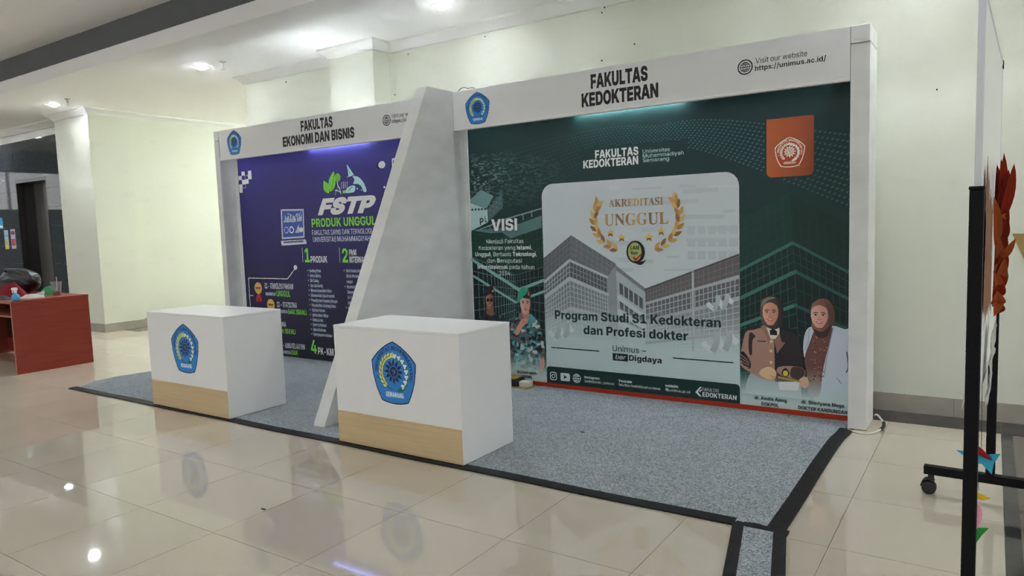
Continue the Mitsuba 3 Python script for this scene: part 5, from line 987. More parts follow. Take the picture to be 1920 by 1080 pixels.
for k, s in enumerate(('Bandeng Presto', 'Unimus Bakery', 'Mie Cadung', 'Sup Labu Kuning', 'Minuman Instan Beras Hitam', 'Minuman Fresh Susu Kecambah', 'Penyedap Rasa Cangkang Rajungan', 'Penyedap Rasa Cangkang Udang', 'StatSmart Service', 'Aplikasi Smart Village', 'Sistem Cerdas', 'Sistem Terbarukan', 'Sistem Kembrane', 'Sains Enoprener Kelautan')):
    z = 0.930 - 0.0513 * k; P.text(s, -2.10, None, z, 0.034, LG, 'b', 3, sx=0.48); P.add(ell(-2.128, z + 0.017, 0.008, 0.007, 0, 8), LG, 3)
for k, (s, d) in enumerate((('Data Visualization', 1), ('Studio Workshop', 0), ('Lumpur', 0), ('Improving The', 1), ('Character', 0), ('At-Tanzil', 0), ('Sebagai', 0), ('Increasing', 1), ('AI', 0), ('S', 0))):
    z = 0.935 - 0.0535 * k; P.text(s, -1.560, None, z, 0.034, LG, 'b', 3, sx=0.5)
    if d: P.add(ell(-1.588, z + 0.017, 0.008, 0.007, 0, 8), LG, 3)
def medal(x, z):
    for s in (-1, 1): P.add(Polygon([(x + s * 0.012, z - 0.04), (x + s * 0.06, z - 0.15), (x + s * 0.035, z - 0.14), (x + s * 0.015, z - 0.165), (x - s * 0.01, z - 0.06)]), (150, 36, 44), 3)
    P.add(star(x, z, 0.068, 0.062, 24), (176, 140, 66), 4); P.add(Point(x, z).buffer(0.052), (150, 112, 50), 5); P.add(Point(x, z).buffer(0.046), (182, 148, 78), 6)
    P.add(sbox(x - 0.042, z - 0.008, x + 0.042, z + 0.012), (96, 68, 34), 7); P.add(star(x, z + 0.028, 0.01), (96, 68, 34), 7); P.add(line([(x - 0.03, z - 0.022), (x + 0.03, z - 0.022)], 0.005), (96, 68, 34), 7)
for (x, z), (t, a, b, zt, cp), (g, ga, gb, gz, gh), ta in (((-2.965, 0.745), ('S1 - TEKNOLOGI PANGAN', -2.850, -2.375, 0.745, 0.058), ('UNGGUL', -2.655, -2.430, 0.664, 0.062), (-2.848, -2.672)),
                          ((-2.765, 0.565), ('S1 - STATISTIKA', -2.662, -2.335, 0.548, 0.054), ('BAIK SEKALI', -2.480, -2.190, 0.478, 0.050), (-2.662, -2.492)),
                          ((-2.965, 0.335), ('IKA', -2.600, -2.530, 0.335, 0.052), ('BAIK SEKALI', -2.680, -2.385, 0.262, 0.050), (-2.862, -2.695)),
                          ((-2.765, 0.145), ('S1 - ILMU KELAUTAN', -2.662, -2.250, 0.105, 0.054), ('BAIK', -2.472, -2.365, 0.035, 0.050), (-2.662, -2.484))):
    medal(x, z); P.text(t, a, b, zt, cp, (170, 174, 188), 'r', 3, embolden=25); P.text(g, ga, gb, gz, gh, (96, 168, 52), 'r', 3, embolden=25); P.text('TERAKREDITASI', ta[0], ta[1], gz + 0.004, 0.034, (160, 164, 180), 'b', 3)
printed(bl, 'lettering', P, 'white and green lettering of the backdrop')

# header boards, posts, divider
def header(x0, x1, label, draw_lines, cx, cz):
    t = thing('header_board', label, 'header board')
    part(t, 'board', cat([bx(x0, x1, FRONT, FRONT + 0.03, HB, HT, 0.002), bx(x0, x1, FRONT + 0.03, FRONT + 0.06, HB, HB + 0.02)]), 'm_white')
    part(t, 'edge_strip', bx(x0, x1, FRONT - 0.006, FRONT + 0.034, HB - 0.012, HB + 0.004, 0.002), 'm_trim')
    BKK = (26, 26, 30)
    for name, lines in (('title', draw_lines[:2]), ('web_address', draw_lines[2:])):
        P = Print(FRONT)
        for s, a, b, z, cap, f, e in lines: P.text(s, a, b, z, cap, BKK, f, 1, embolden=e)
        printed(t, name, P, {'title': 'black condensed lettering', 'web_address': 'small black web address'}[name])
    P = Print(FRONT); globe(P, *cz, BKK, 1, True); printed(t, 'globe_sign', P, 'black globe sign in a ring')
    printed(t, 'crest', crest_print(cx[0], cx[1], 0.246, 0.25, FRONT), 'blue five-sided university crest')
header(0.0, 3.05, 'white header board lettered FAKULTAS KEDOKTERAN above the green backdrop', [('FAKULTAS', 1.298, 1.747, 2.334, 0.099, 'b', 26), ('KEDOKTERAN', 1.219, 1.824, 2.209, 0.096, 'b', 26), ('Visit our website', 2.490, 2.805, 2.337, 0.034, 'r', 0), ('https://unimus.ac.id/', 2.487, 2.915, 2.291, 0.032, 'b', -8)], (0.255, 2.320), (2.424, 2.324, 0.049))
header(-3.252, -0.115, 'white header board lettered FAKULTAS EKONOMI DAN BISNIS above the blue backdrop', [('FAKULTAS', -1.913, -1.458, 2.340, 0.097, 'b', 26), ('EKONOMI DAN BISNIS', -2.195, -1.174, 2.213, 0.095, 'b', 26), ('Visit our website', -0.700, -0.385, 2.337, 0.034, 'r', 0), ('https://unimus.ac.id/', -0.698, -0.270, 2.291, 0.032, 'b', -8)], (-2.988, 2.333), (-0.760, 2.324, 0.049))
def post(x0, x1, label):
    t = thing('booth_post', label, 'post')
    part(t, 'shaft', bx(x0, x1, FRONT, 0.124, 0.004, 2.366, 0.003), 'm_plaster')
    part(t, 'cap', bx(x0, x1, FRONT - 0.002, 0.124, 2.370, HT, 0.004), 'm_plaster')
post(3.052, 3.160, 'white square post at the right end of the green booth')
post(-3.345, -3.264, 'white square post at the left end of the blue booth')
dv = thing('booth_divider', 'white wedge-shaped divider wall with a sloping front between the two booths', 'partition')
part(dv, 'panel', prism(Polygon([(0.10, 0.0085), (-1.732, 0.0085), (-1.725, 0.03), (-0.495, 2.474), (-0.48, 2.480), (0.10, 2.480)]), 'x', -0.112, -0.001), 'm_plaster')
# strips behind the headers, and a tube lying on top of the left booth
def tube_x(x0, x1, y, z, r): return trimesh.creation.cylinder(r, x1 - x0, sections=10, transform=trimesh.transformations.translation_matrix(((x0 + x1) / 2, y, z)) @ trimesh.transformations.rotation_matrix(math.pi / 2, (0, 1, 0)))
for x, lab in ((1.52, 'white lamp strip behind the right header board'), (-1.57, 'white lamp strip behind the left header board')):
    t = thing('strip_lamp', lab, 'lamp strip')
    part(t, 'holder', bx(x - 0.45, x + 0.45, -0.030, -0.0045, 2.209, 2.222, 0.002), 'm_trim')
    part(t, 'shade', bx(x - 0.45, x + 0.45, -0.032, -0.030, 2.186, 2.222), 'm_trim')
    k = part(t, 'tube', tube_x(x - 0.43, x + 0.43, -0.018, 2.202, 0.006), 'm_trim', 40)
    scene[k]['emitter'] = {'type': 'area', 'radiance': rgb(np.array([0.80, 0.95, 1.0]) * STRIP * (1.0 if x > 0 else 0.55))}
t = thing('tube_lamp', 'white lamp tube lying behind the left header board, lighting the ceiling', 'lamp tube')
part(t, 'holder', bx(-2.0, -1.3, -0.10, -0.04, 2.337, 2.351, 0.002), 'm_trim')
part(t, 'shade', bx(-2.0, -1.3, -0.046, -0.044, 2.351, 2.405), 'm_trim')
k = part(t, 'tube', tube_x(-1.98, -1.32, -0.07, 2.365, 0.012), 'm_trim', 40)
scene[k]['emitter'] = {'type': 'area', 'radiance': rgb(np.array([0.88, 0.97, 1.0]) * UPLIGHT)}
for s_ in (-2.0, -1.31): part(t, 'bracket', bx(s_, s_ + 0.01, -0.135, -0.10, 2.337, 2.351), 'm_trim')

# counters
def counter(x, y, label):
    t = thing('counter', label, 'counter')
    part(t, 'body', cat([bx(x, x + 1.0035, y, y + 0.507, 0.0112, 0.7452, 0.0015), bx(x - 0.001, x + 1.0045, y - 0.001, y + 0.508, 0.7456, 0.762, 0.0015)]), 'm_laminate')
    part(t, 'wood_panel', bx(x + 0.0015, x + 1.002, y - 0.0025, y + 0.003, 0.0125, 0.2148, 0.0008), 'm_wood', label='light oak panel along the foot')
    printed(t, 'crest', crest_print(x + 0.502, 0.505, 0.357, 0.366, y), 'blue five-sided university crest')
counter(0.3336, -1.9036, 'white counter with a blue crest in front of the divider, the nearer one')
counter(-1.8082, -1.9150, 'white counter with a blue crest in front of the blue backdrop, the farther one')

# carpet
cp = thing('carpet', 'grey needle felt carpet under the two booths', 'carpet')
edge = [(-3.06, -1.905), (3.035, -1.905), (3.04, -0.17), (3.04, 0.0), (-3.26, 0.0), (-3.255, -0.4), (-3.235, -0.9), (-3.22, -1.175), (-3.285, -1.45), (-3.255, -1.66), (-3.15, -1.83)]
part(cp, 'pile', prism(Polygon(edge), 'z', 0.0005, 0.008), 'm_carpet')
def tape(parent, pts, w, z0=0.0004, h=0.0092, name='edge_tape'):
    """Black tape: a slightly bulging strip of width w along pts."""
    p = catmull(pts, 8); d = np.gradient(p, axis=0); d /= np.linalg.norm(d, axis=1, keepdims=True); n = np.c_[-d[:, 1], d[:, 0]]
    us = np.array([-0.5, -0.3, 0.0, 0.3, 0.5]); hs = np.array([0.92, 0.98, 1.0, 0.98, 0.92])
    v = np.array([[*(p[i] + n[i] * w * u), z0 + h * q * (1 + 0.02 * math.sin(i * 1.7 + 3 * u))] for i in range(len(p)) for u, q in zip(us, hs)]); m = len(us)
    b = v.copy(); b[:, 2] = z0; N = len(v); f = []
    for i in range(len(p) - 1):
        for j in range(m - 1):
            a = i * m + j; f += [(a, a + m, a + m + 1), (a, a + m + 1, a + 1), (N + a, N + a + m + 1, N + a + m), (N + a, N + a + 1, N + a + m + 1)]
        for j in (0, m - 1):
            a = i * m + j; f += [(a, N + a, N + a + m), (a, N + a + m, a + m)]
    for i in (0, len(p) - 1):
        for j in range(m - 1): a = i * m + j; f += [(a, a + 1, N + a + 1), (a, N + a + 1, N + a)]
    return part(parent, name, trimesh.Trimesh(np.vstack([v, b]), f, process=False), 'm_tape')
tape(cp, [(x, -1.905 + 0.004 * math.sin(x * 5)) for x in np.linspace(-3.17, 2.86, 24)], 0.072)
tape(cp, [(3.035, -1.90), (3.035, -1.5), (3.03, -1.0), (3.032, -0.5), (3.045, -0.30), (3.05, -0.19)], 0.078)
rn = thing('cable_cover', 'narrow grey carpet strip edged with black tape running toward the viewer', 'carpet strip')
D = np.array((0.2205, -1.0)); L_, R_ = np.array((2.864, -1.944)), np.array((3.084, -1.944))
part(rn, 'pile', prism(Polygon([L_ + (0.03, 0), R_ - (0.03, 0), R_ + D * 2.4 - (0.03, 0), L_ + D * 2.4 + (0.03, 0)]), 'z', 0.0005, 0.012), 'm_carpet')
tape(rn, [L_ + D * t + (0.022, 0) for t in np.linspace(0.0, 2.4, 9)], 0.048, h=0.0145)
tape(rn, [R_ + D * t + (-0.022, 0) for t in np.linspace(0.0, 2.4, 9)], 0.052, h=0.0145)
tape(cp, [(2.865, -1.915), (2.90, -1.92), (2.94, -1.905), (3.0, -1.915), (3.09, -1.915)], 0.046, h=0.0098)

# ------------------------------------------------------------------ whiteboard on wheels and what hangs on it
BA = math.atan2(0.053, 1.33)
BO = np.array((3.747, -2.47, 0.0)); BL = 1.31
def on_board(m):
    """Local (w across, u along the board, z) to the world."""
    m = m.copy(); m.apply_transform(trimesh.transformations.translation_matrix(BO) @ trimesh.transformations.rotation_matrix(-BA, (0, 0, 1))); return m
def bp(w, u, z): return (BO[0] + math.cos(BA) * w + math.sin(BA) * u, BO[1] - math.sin(BA) * w + math.cos(BA) * u, z)
wb = thing('whiteboard', 'white board in an aluminium frame on a black wheeled stand, seen edge-on', 'whiteboard')
part(wb, 'panel', on_board(bx(-0.008, 0.007, 0.012, BL - 0.012, 0.78, 1.975)), 'm_board')
for nm, b in (('frame', (-0.010, 0.009, 0.0, 0.014, 0.765, 1.985)), ('frame', (-0.010, 0.009, BL - 0.014, BL, 0.765, 1.985)), ('frame', (-0.010, 0.009, 0.014, BL - 0.014, 1.972, 1.985)), ('frame', (-0.010, 0.009, 0.014, BL - 0.014, 0.765, 0.778))):
    part(wb, nm, on_board(bx(*b, 0.002)), 'm_alu')
part(wb, 'clip', on_board(cat([bx(-0.013, 0.012, BL - 0.016, BL + 0.003, 1.955, 1.99, 0.002)])), 'm_black_metal')
for u0, u1 in ((-0.055, -0.012), (BL + 0.012, BL + 0.055)):
    part(wb, 'post', on_board(cat([bx(-0.018, 0.018, u0, u1, 0.135, 1.412, 0.002), bx(-0.020, 0.020, u0 - 0.002, u1 + 0.002, 1.412, 1.422, 0.002)])), 'm_black_metal')
    uc = (u0 + u1) / 2
    part(wb, 'pivot', on_board(trimesh.creation.cylinder(0.008, 0.045, sections=12, transform=trimesh.transformations.translation_matrix((0, (u0 + 0.045) if u0 < 0 else (u1 - 0.045), 1.37)) @ trimesh.transformations.rotation_matrix(math.pi / 2, (1, 0, 0)))), 'm_chrome')
    x0 = -0.265 if u0 > 0 else -0.20
    foot = part(wb, 'foot_bar', on_board(bx(x0, 0.265, uc - 0.02, uc + 0.02, 0.098, 0.138, 0.002)), 'm_black_metal')
    for w in (x0 + 0.03, 0.235):
        cs = part(wb, 'caster', on_board(cat([bx(w - 0.012, w + 0.012, uc - 0.014, uc + 0.014, 0.07, 0.098), trimesh.creation.cylinder(0.012, 0.02, sections=12, transform=trimesh.transformations.translation_matrix((w, uc, 0.09)))])), 'm_rubber')
        for s in (-0.013, 0.013):
            wh = trimesh.creation.revolve(np.array([(0, -0.008), (0.024, -0.008), (0.031, -0.005), (0.031, 0.005), (0.024, 0.008), (0, 0.008)]), sections=20)
            wh.apply_transform(trimesh.transformations.translation_matrix((w - 0.008, uc + s, 0.0315)) @ trimesh.transformations.rotation_matrix(math.pi / 2, (1, 0, 0)))
            part(cs, 'wheel', on_board(wh), 'm_rubber', 30)
        hood = cat([tube([(w - 0.04, uc + s, 0.035), (w - 0.03, uc + s, 0.062), (w - 0.008, uc + s, 0.074), (w + 0.014, uc + s, 0.066)], 0.0055, 6, 4) for s in (-0.012, 0.0, 0.012)])
        part(cs, 'hood', on_board(hood), 'm_rubber')
tie = part(wb, 'crossbar', on_board(bx(-0.012, 0.012, -0.03, BL + 0.03, 0.30, 0.325, 0.002)), 'm_black_metal') if False else None
def paper_sheet(parent, name, pts, w0, mat, ripple=0.004, seed=1, lab=None):
    """A thin sheet of paper with its outline in (u, z) of the board, standing w0 off its face and slightly crumpled."""
    m = trimesh.creation.extrude_polygon(Polygon(pts).buffer(0), 0.0008, engine='earcut').subdivide().subdivide()
    v = m.vertices; v = np.c_[w0 + v[:, 2] + ripple * meshkit.fbm(np.c_[v[:, 0] * 14, v[:, 1] * 14, np.full(len(v), seed)], 3), v[:, 0], v[:, 1]]
    return part(parent, name, on_board(trimesh.Trimesh(v, m.faces, process=True)), mat, 30, lab)
# torn brown paper on the board
pt = thing('torn_paper', 'ragged rust brown paper glued to the face of the whiteboard', 'paper')
r_ = np.random.default_rng(4)
top = [(0.14 + 0.030 * k, 1.50 - 0.012 * k + (0.03 if k % 2 else -0.055 * r_.random())) for k in range(16)]
bot = [(0.60 - 0.034 * k, 1.02 + (0.02 if k % 2 else -0.05 * r_.random())) for k in range(14)]
paper_sheet(pt, 'sheet', top + [(0.62, 1.2)] + bot + [(0.17, 1.2), (0.13, 1.36)], 0.010, 'm_brown_paper', 0.006, 2)
# red paper leaves
rp = thing('paper_plant', 'tall plant of folded red and orange paper leaves stuck to the whiteboard', 'paper decoration')
def paper_leaf(base, tip, width, fold, mat, bend=0.02):
    a, b = np.array(base, float), np.array(tip, float); d = b - a; L = np.linalg.norm(d); d /= L
    s = np.cross(d, (0.3, -1.0, 0.1)); s /= np.linalg.norm(s); n = np.cross(s, d)
    t = np.linspace(0, 1, 9); w = width / 2 * np.sin(np.pi * np.clip(t * 0.93 + 0.07, 0, 1)) ** 0.8
    mid = a + d * (t * L)[:, None] + n * (bend * np.sin(np.pi * t))[:, None]
    l, r = mid + s * w[:, None] + n * (fold * w)[:, None], mid - s * w[:, None] + n * (fold * w)[:, None]
    v = np.vstack([l, mid, r]); k = len(t); f = []
    for i in range(k - 1):
        f += [(i, i + 1, k + i + 1), (i, k + i + 1, k + i), (k + i, k + i + 1, 2 * k + i + 1), (k + i, 2 * k + i + 1, 2 * k + i)]
    return trimesh.Trimesh(v, f, process=False)
B = lambda w, u, z: np.array(bp(w, u, z))
part(rp, 'stem', tube([B(0.016, 0.78, 0.98), B(0.02, 0.78, 1.15), B(0.022, 0.80, 1.35), B(0.03, 0.80, 1.46)], 0.006, 6, 4), 'm_wood_edge')
leaves = [((0.022, 0.80, 1.30), (0.036, 0.80, 1.565), 0.05, 'red'), ((0.03, 0.78, 1.30), (0.070, 0.75, 1.52), 0.055, 'red'), ((0.014, 0.82, 1.34), (0.014, 0.83, 1.525), 0.04, 'rust'), ((0.03, 0.76, 1.17), (0.082, 0.70, 1.245), 0.045, 'orange'),
          ((0.02, 0.72, 1.22), (-0.0 + 0.016, 0.60, 1.40), 0.05, 'orange'), ((0.02, 0.80, 1.20), (0.046, 0.78, 1.40), 0.06, 'red'), ((0.02, 0.80, 1.10), (0.044, 0.78, 1.29), 0.06, 'rust'), ((0.02, 0.78, 1.05), (0.048, 0.75, 1.17), 0.06, 'orange'),
          ((0.02, 0.74, 1.06), (0.018, 0.62, 1.13), 0.05, 'orange'), ((0.02, 0.76, 1.02), (0.034, 0.70, 1.10), 0.07, 'red'), ((0.02, 0.78, 1.16), (0.024, 0.64, 1.27), 0.04, 'orange'), ((0.02, 0.80, 1.26), (0.028, 0.76, 1.44), 0.05, 'rust'),
          ((0.02, 0.78, 1.02), (0.022, 0.66, 0.955), 0.06, 'orange'), ((0.024, 0.80, 1.00), (0.034, 0.82, 0.95), 0.05, 'rust'), ((0.026, 0.80, 1.38), (0.052, 0.79, 1.50), 0.04, 'rust'), ((0.022, 0.80, 1.33), (0.026, 0.84, 1.545), 0.035, 'red'), ((0.03, 0.80, 1.22), (0.05, 0.76, 1.33), 0.05, 'rust'), ((0.02, 0.74, 1.00), (0.03, 0.70, 1.05), 0.08, 'orange'), ((0.026, 0.78, 1.08), (0.046, 0.76, 1.22), 0.06, 'red'), ((0.02, 0.77, 1.32), (0.032, 0.66, 1.33), 0.035, 'orange'), ((0.03, 0.79, 1.12), (0.052, 0.74, 1.06), 0.05, 'red')]
for a, b, w, c in leaves:
    part(rp, 'leaf', paper_leaf(bp(*a), bp(*b), w * 0.62, 0.45, 'm'), 'm_paper_' + c)
# sheets at the lower edge of the board
st = thing('paper_sheet', 'white paper sheet hanging off the lower edge of the whiteboard, left of the post', 'paper')
part(st, 'sheet', trimesh.Trimesh([bp(-0.002 - 0.030, 0.045, 0.735), bp(-0.002 - 0.012, 0.05, 0.90), bp(-0.012, 0.30, 0.90), bp(-0.034, 0.295, 0.735)], [(0, 1, 2), (0, 2, 3)], process=False), 'm_paper_white')
cr = thing('crumpled_plastic', 'crumpled whitish plastic strip hanging at the lower edge of the whiteboard', 'plastic strip')
gx, gz = np.meshgrid(np.linspace(0, 1, 14), np.linspace(0, 1, 26), indexing='ij')
v = np.array([bp(0.014 + 0.018 * meshkit.fbm(np.array([a * 5, b * 9, 1.0]), 3) + 0.006 * b, 0.25 + 0.25 * a + 0.20 * b, 0.70 + 0.24 * b + 0.015 * math.sin(a * 9)) for a, b in zip(gx.ravel(), gz.ravel())])
f = [t for i in range(13) for j in range(25) for a in [i * 26 + j] for t in ((a, a + 26, a + 27), (a, a + 27, a + 1))]
part(cr, 'strip', trimesh.Trimesh(v, f, process=False), 'm_dull_plastic', 40)
# origami
def facets(parent, name, center, pts, tris, mat, lab=None):
    return part(parent, name, trimesh.Trimesh(np.array(pts, float) + center, tris, process=False), mat, False, lab)
og = thing('origami_bird', 'blue and red folded paper bird hanging low in front of the whiteboard', 'origami')
c = np.array((3.760, -2.26, 0.535))
part(og, 'thread', tube([c + (0.01, 0.03, 0.03), (3.768, -2.20, 0.775)], 0.0008, 5), 'm_rubber')
facets(og, 'wing', c, [(-0.060, 0.0, 0.028), (-0.012, 0.01, 0.024), (-0.012, 0.0, -0.008), (-0.02, 0.03, 0.0)], [(0, 1, 2), (0, 3, 1), (0, 2, 3)], 'm_paper_blue')
facets(og, 'body', c, [(-0.012, 0.0, 0.022), (-0.012, 0.0, -0.012), (0.046, 0.0, 0.004), (0.03, 0.02, 0.02), (0.04, -0.01, -0.036), (0.012, 0.0, -0.008)], [(0, 1, 2), (0, 2, 3), (5, 4, 2), (1, 5, 2)], 'm_paper_blue')
facets(og, 'tail', c, [(0.032, 0.0, 0.028), (0.062, 0.01, 0.030), (0.048, 0.0, 0.002), (0.034, 0.02, 0.012)], [(0, 1, 2), (0, 3, 1), (0, 2, 3)], 'm_paper_blue')
facets(og, 'foot', c, [(-0.012, 0.0, -0.012), (0.0, 0.0, -0.024), (0.006, 0.0, -0.036), (-0.002, 0.0, -0.042), (-0.012, 0.0, -0.034)], [(0, 1, 4), (1, 2, 3), (1, 3, 4)], 'm_paper_blue')
facets(og, 'comb', c, [(-0.012, 0.0, 0.055), (0.002, -0.01, 0.052), (0.016, 0.01, 0.036), (0.042, 0.0, 0.006), (-0.012, 0.01, 0.022), (0.01, -0.012, 0.03)], [(0, 1, 5), (1, 2, 5), (0, 5, 4), (2, 3, 5), (5, 3, 4)], 'm_paper_deep', 'red folded paper')
og2 = thing('origami_flower', 'pink, yellow and green folded paper flower hanging below the paper bird', 'origami')
c = np.array((3.760, -2.30, 0.36))
part(og2, 'thread', tube([c + (0.006, 0.03, 0.08), (3.762, -2.24, 0.49)], 0.0008, 5), 'm_rubber')
facets(og2, 'top_petal', c, [(-0.01, 0.0, 0.062), (0.006, 0.0, 0.082), (0.04, 0.0, 0.068), (0.008, 0.02, 0.056), (0.02, -0.01, 0.062)], [(0, 1, 4), (1, 2, 4), (2, 3, 4), (3, 0, 4)], 'm_paper_yellow', 'yellow petal')
facets(og2, 'bud', c, [(-0.012, 0.0, 0.05), (0.010, -0.012, 0.045), (0.018, 0.0, 0.02), (0.016, 0.01, -0.01), (0.004, 0.0, -0.045), (-0.012, 0.0, -0.045), (0.006, -0.014, 0.0), (-0.012, -0.01, 0.0)], [(0, 1, 6), (1, 2, 6), (2, 3, 6), (3, 4, 6), (4, 5, 6), (5, 7, 6), (7, 0, 6)], 'm_paper_pink', 'pink bud')
facets(og2, 'leaf', c, [(-0.012, 0.0, -0.048), (0.004, 0.0, -0.036), (0.036, 0.0, -0.030), (0.016, -0.008, -0.058), (0.0, 0.0, -0.095), (-0.012, 0.0, -0.075)], [(0, 1, 3), (1, 2, 3), (0, 3, 5), (3, 4, 5)], 'm_paper_green', 'green leaf')
# cardboard corner on the wall
cb = thing('cardboard_triangle', 'brown cardboard triangle taped to the back wall at the right edge', 'cardboard')
part(cb, 'sheet', prism(Polygon([(3.888, 1.195), (4.10, 1.19), (4.02, 0.86)]), 'y', YW - 0.008, YW - 0.001), 'm_cardboard')

# ------------------------------------------------------------------ desk at the left and the things on it
dk = thing('desk', 'reddish brown wooden desk in front of the granite wall, end panel toward the booths', 'desk')
DX0, DX1, DY0, DY1 = -6.25, -4.41, -1.86, -1.112
part(dk, 'top', bx(DX0, DX1, DY0, DY1, 0.722, 0.75, 0.0015), 'm_red_wood')
part(dk, 'end_panel', bx(DX1 - 0.022, DX1, DY0 + 0.002, DY1 - 0.002, 0.0, 0.721, 0.001), 'm_red_wood')
part(dk, 'end_panel', bx(DX0, DX0 + 0.022, DY0 + 0.002, DY1 - 0.002, 0.0, 0.721, 0.001), 'm_red_wood')
part(dk, 'edge_band', bx(DX1 - 0.023, DX1 + 0.0005, DY0 - 0.0005, DY0 + 0.002, 0.0, 0.721), 'm_wood_edge', label='lighter worn front edge')
part(dk, 'edge_band', bx(DX0, DX1, DY0 - 0.001, DY0 + 0.0005, 0.724, 0.748), 'm_wood_edge')
part(dk, 'modesty_panel', bx(DX0 + 0.022, DX1 - 0.022, DY1 - 0.12, DY1 - 0.10, 0.12, 0.721), 'm_dark_wood')
part(dk, 'footboard', bx(DX0 + 0.022, DX1 - 0.022, DY1 - 0.13, DY1 - 0.11, 0.03, 0.19), 'm_red_wood')
part(dk, 'shelf', bx(DX0 + 0.022, DX1 - 0.022, DY0 + 0.02, DY0 + 0.40, 0.578, 0.596, 0.001), 'm_wood_edge')
def cloth(key, cx, cy, z0, rx, ry, h, mat, seed, rot=0.0, freq=9):
    """A crumpled heap of cloth: a folded dome, thick enough to have an underside."""
    n = 46; u, vv = np.meshgrid(np.linspace(-1, 1, n), np.linspace(-1, 1, n), indexing='ij')
    a = np.arctan2(vv, u); r = np.sqrt(u * u + vv * vv); sq = np.maximum(np.abs(u), np.abs(vv)); k = sq / np.maximum(r, 1e-9); X, Y = u * k, vv * k
    q = np.c_[X.ravel() * 2.2, Y.ravel() * 2.2, np.full(n * n, seed)]
    edge = 1 + 0.22 * (meshkit.noise(np.c_[np.cos(a).ravel() * 1.6, np.sin(a).ravel() * 1.6, np.full(n * n, seed + 5)]) - 0.5).reshape(n, n) * 2
    fold = np.abs(meshkit.fbm(q * freq / 6, 4, seed) - 0.5).reshape(n, n) * 2
    H = h * (1 - sq ** 2.2) * (0.55 + 0.75 * meshkit.fbm(q, 3, seed + 2).reshape(n, n)) + 0.30 * h * (1 - sq ** 4) * fold
    x, y = X * rx * edge, Y * ry * edge; c, s = math.cos(rot), math.sin(rot)
    top_ = np.c_[(cx + c * x - s * y).ravel(), (cy + s * x + c * y).ravel(), (z0 + 0.003 + np.maximum(H, 0)).ravel()]
    bot_ = top_.copy(); bot_[:, 2] = z0 + 0.0005; N = n * n; f = []
    for i in range(n - 1):
        for j in range(n - 1):
            p = i * n + j; f += [(p, p + n, p + n + 1), (p, p + n + 1, p + 1), (N + p, N + p + n + 1, N + p + n), (N + p, N + p + 1, N + p + n + 1)]
    for i in range(n - 1):
        for p, d, fl in ((i, 1, 0), ((n - 1) * n + i, 1, 1), (i * n, n, 1), (i * n + n - 1, n, 0)):
            t = [(p, p + d, N + p + d), (p, N + p + d, N + p)]
            f += [q_[::-1] for q_ in t] if fl else t
    return trimesh.Trimesh(np.vstack([top_, bot_]), f, process=False)
t = thing('bag', 'shiny black bag lying on the desk behind the red cloth', 'bag')
def bag_body():
    m = trimesh.creation.icosphere(subdivisions=4); v = m.vertices
    q = v * np.array((1.6, 1.6, 1.6)); r = 1 + 0.20 * (meshkit.fbm(q + 4.0, 3, 3) - 0.5) + 0.10 * np.abs(meshkit.fbm(v * np.array((3.0, 3.0, 5.0)) + 9.0, 3, 5) - 0.5)
    v = np.sign(v) * np.abs(v) ** 0.85 * r[:, None]
    v = v * (0.42, 0.115, 0.150) * np.c_[np.ones(len(v)), np.ones(len(v)), 1 - 0.28 * np.clip(v[:, 0] - 0.1, 0, 1) - 0.12 * np.clip(-v[:, 0] - 0.3, 0, 1)] + (-5.72, -1.235, 0.885)
    v[:, 2] = np.maximum(v[:, 2], 0.7505)
    return trimesh.Trimesh(v, m.faces, process=False)
part(t, 'body', bag_body(), 'm_black_vinyl', 50)
part(t, 'handle', tube([(-5.95, -1.28, 0.985), (-5.86, -1.335, 1.02), (-5.70, -1.345, 1.03), (-5.55, -1.335, 0.995), (-5.46, -1.30, 0.94)], 0.011, 8, 6), 'm_black_vinyl', 40)

t = thing('red_cloth', 'crumpled dark red cloth on the desk behind the spray bottle', 'cloth')
part(t, 'folds', cloth('', -5.22, -1.52, 0.75, 0.37, 0.108, 0.125, 'm', 21, -0.12, 9), 'm_red_cloth', 40)
t = thing('dark_cloth', 'black cloth lying flat under the red cloth by the spray bottle', 'cloth')
part(t, 'folds', cloth('', -4.88, -1.748, 0.75, 0.24, 0.05, 0.035, 'm', 31, -0.12, 9), 'm_rubber', 40)
t = thing('plastic_bag', 'green plastic bag crumpled on the desk beside the cup', 'plastic bag')
part(t, 'folds', cloth('', -4.94, -1.265, 0.75, 0.16, 0.085, 0.075, 'm', 41, 0.1, 12), 'm_green_plastic', False)
t = thing('tissue', 'whitish crumpled tissue at the desk edge between spray bottle and cup', 'tissue')
part(t, 'folds', cloth('', -4.635, -1.565, 0.75, 0.11, 0.065, 0.04, 'm', 51, 1.1, 10), 'm_tissue', 30)
part(t, 'corner', trimesh.Trimesh([(-4.70, -1.49, 0.752), (-4.63, -1.46, 0.752), (-4.62, -1.45, 0.815), (-4.66, -1.52, 0.79), (-4.68, -1.48, 0.80)], [(0, 1, 4), (1, 2, 4), (2, 3, 4), (3, 0, 4)], process=False), 'm_paper_white')
sx_, sy_ = -4.49, -1.78
t = thing('spray_bottle', 'small blue spray bottle with a white trigger head on the desk corner', 'spray bottle')
part(t, 'bottle', lathe([(0, 0.7505), (0.030, 0.7505), (0.036, 0.756), (0.039, 0.775), (0.036, 0.795), (0.026, 0.812), (0.015, 0.822), (0.013, 0.832), (0, 0.832)], 28, (sx_, sy_, 0)), 'm_blue_plastic', 30)
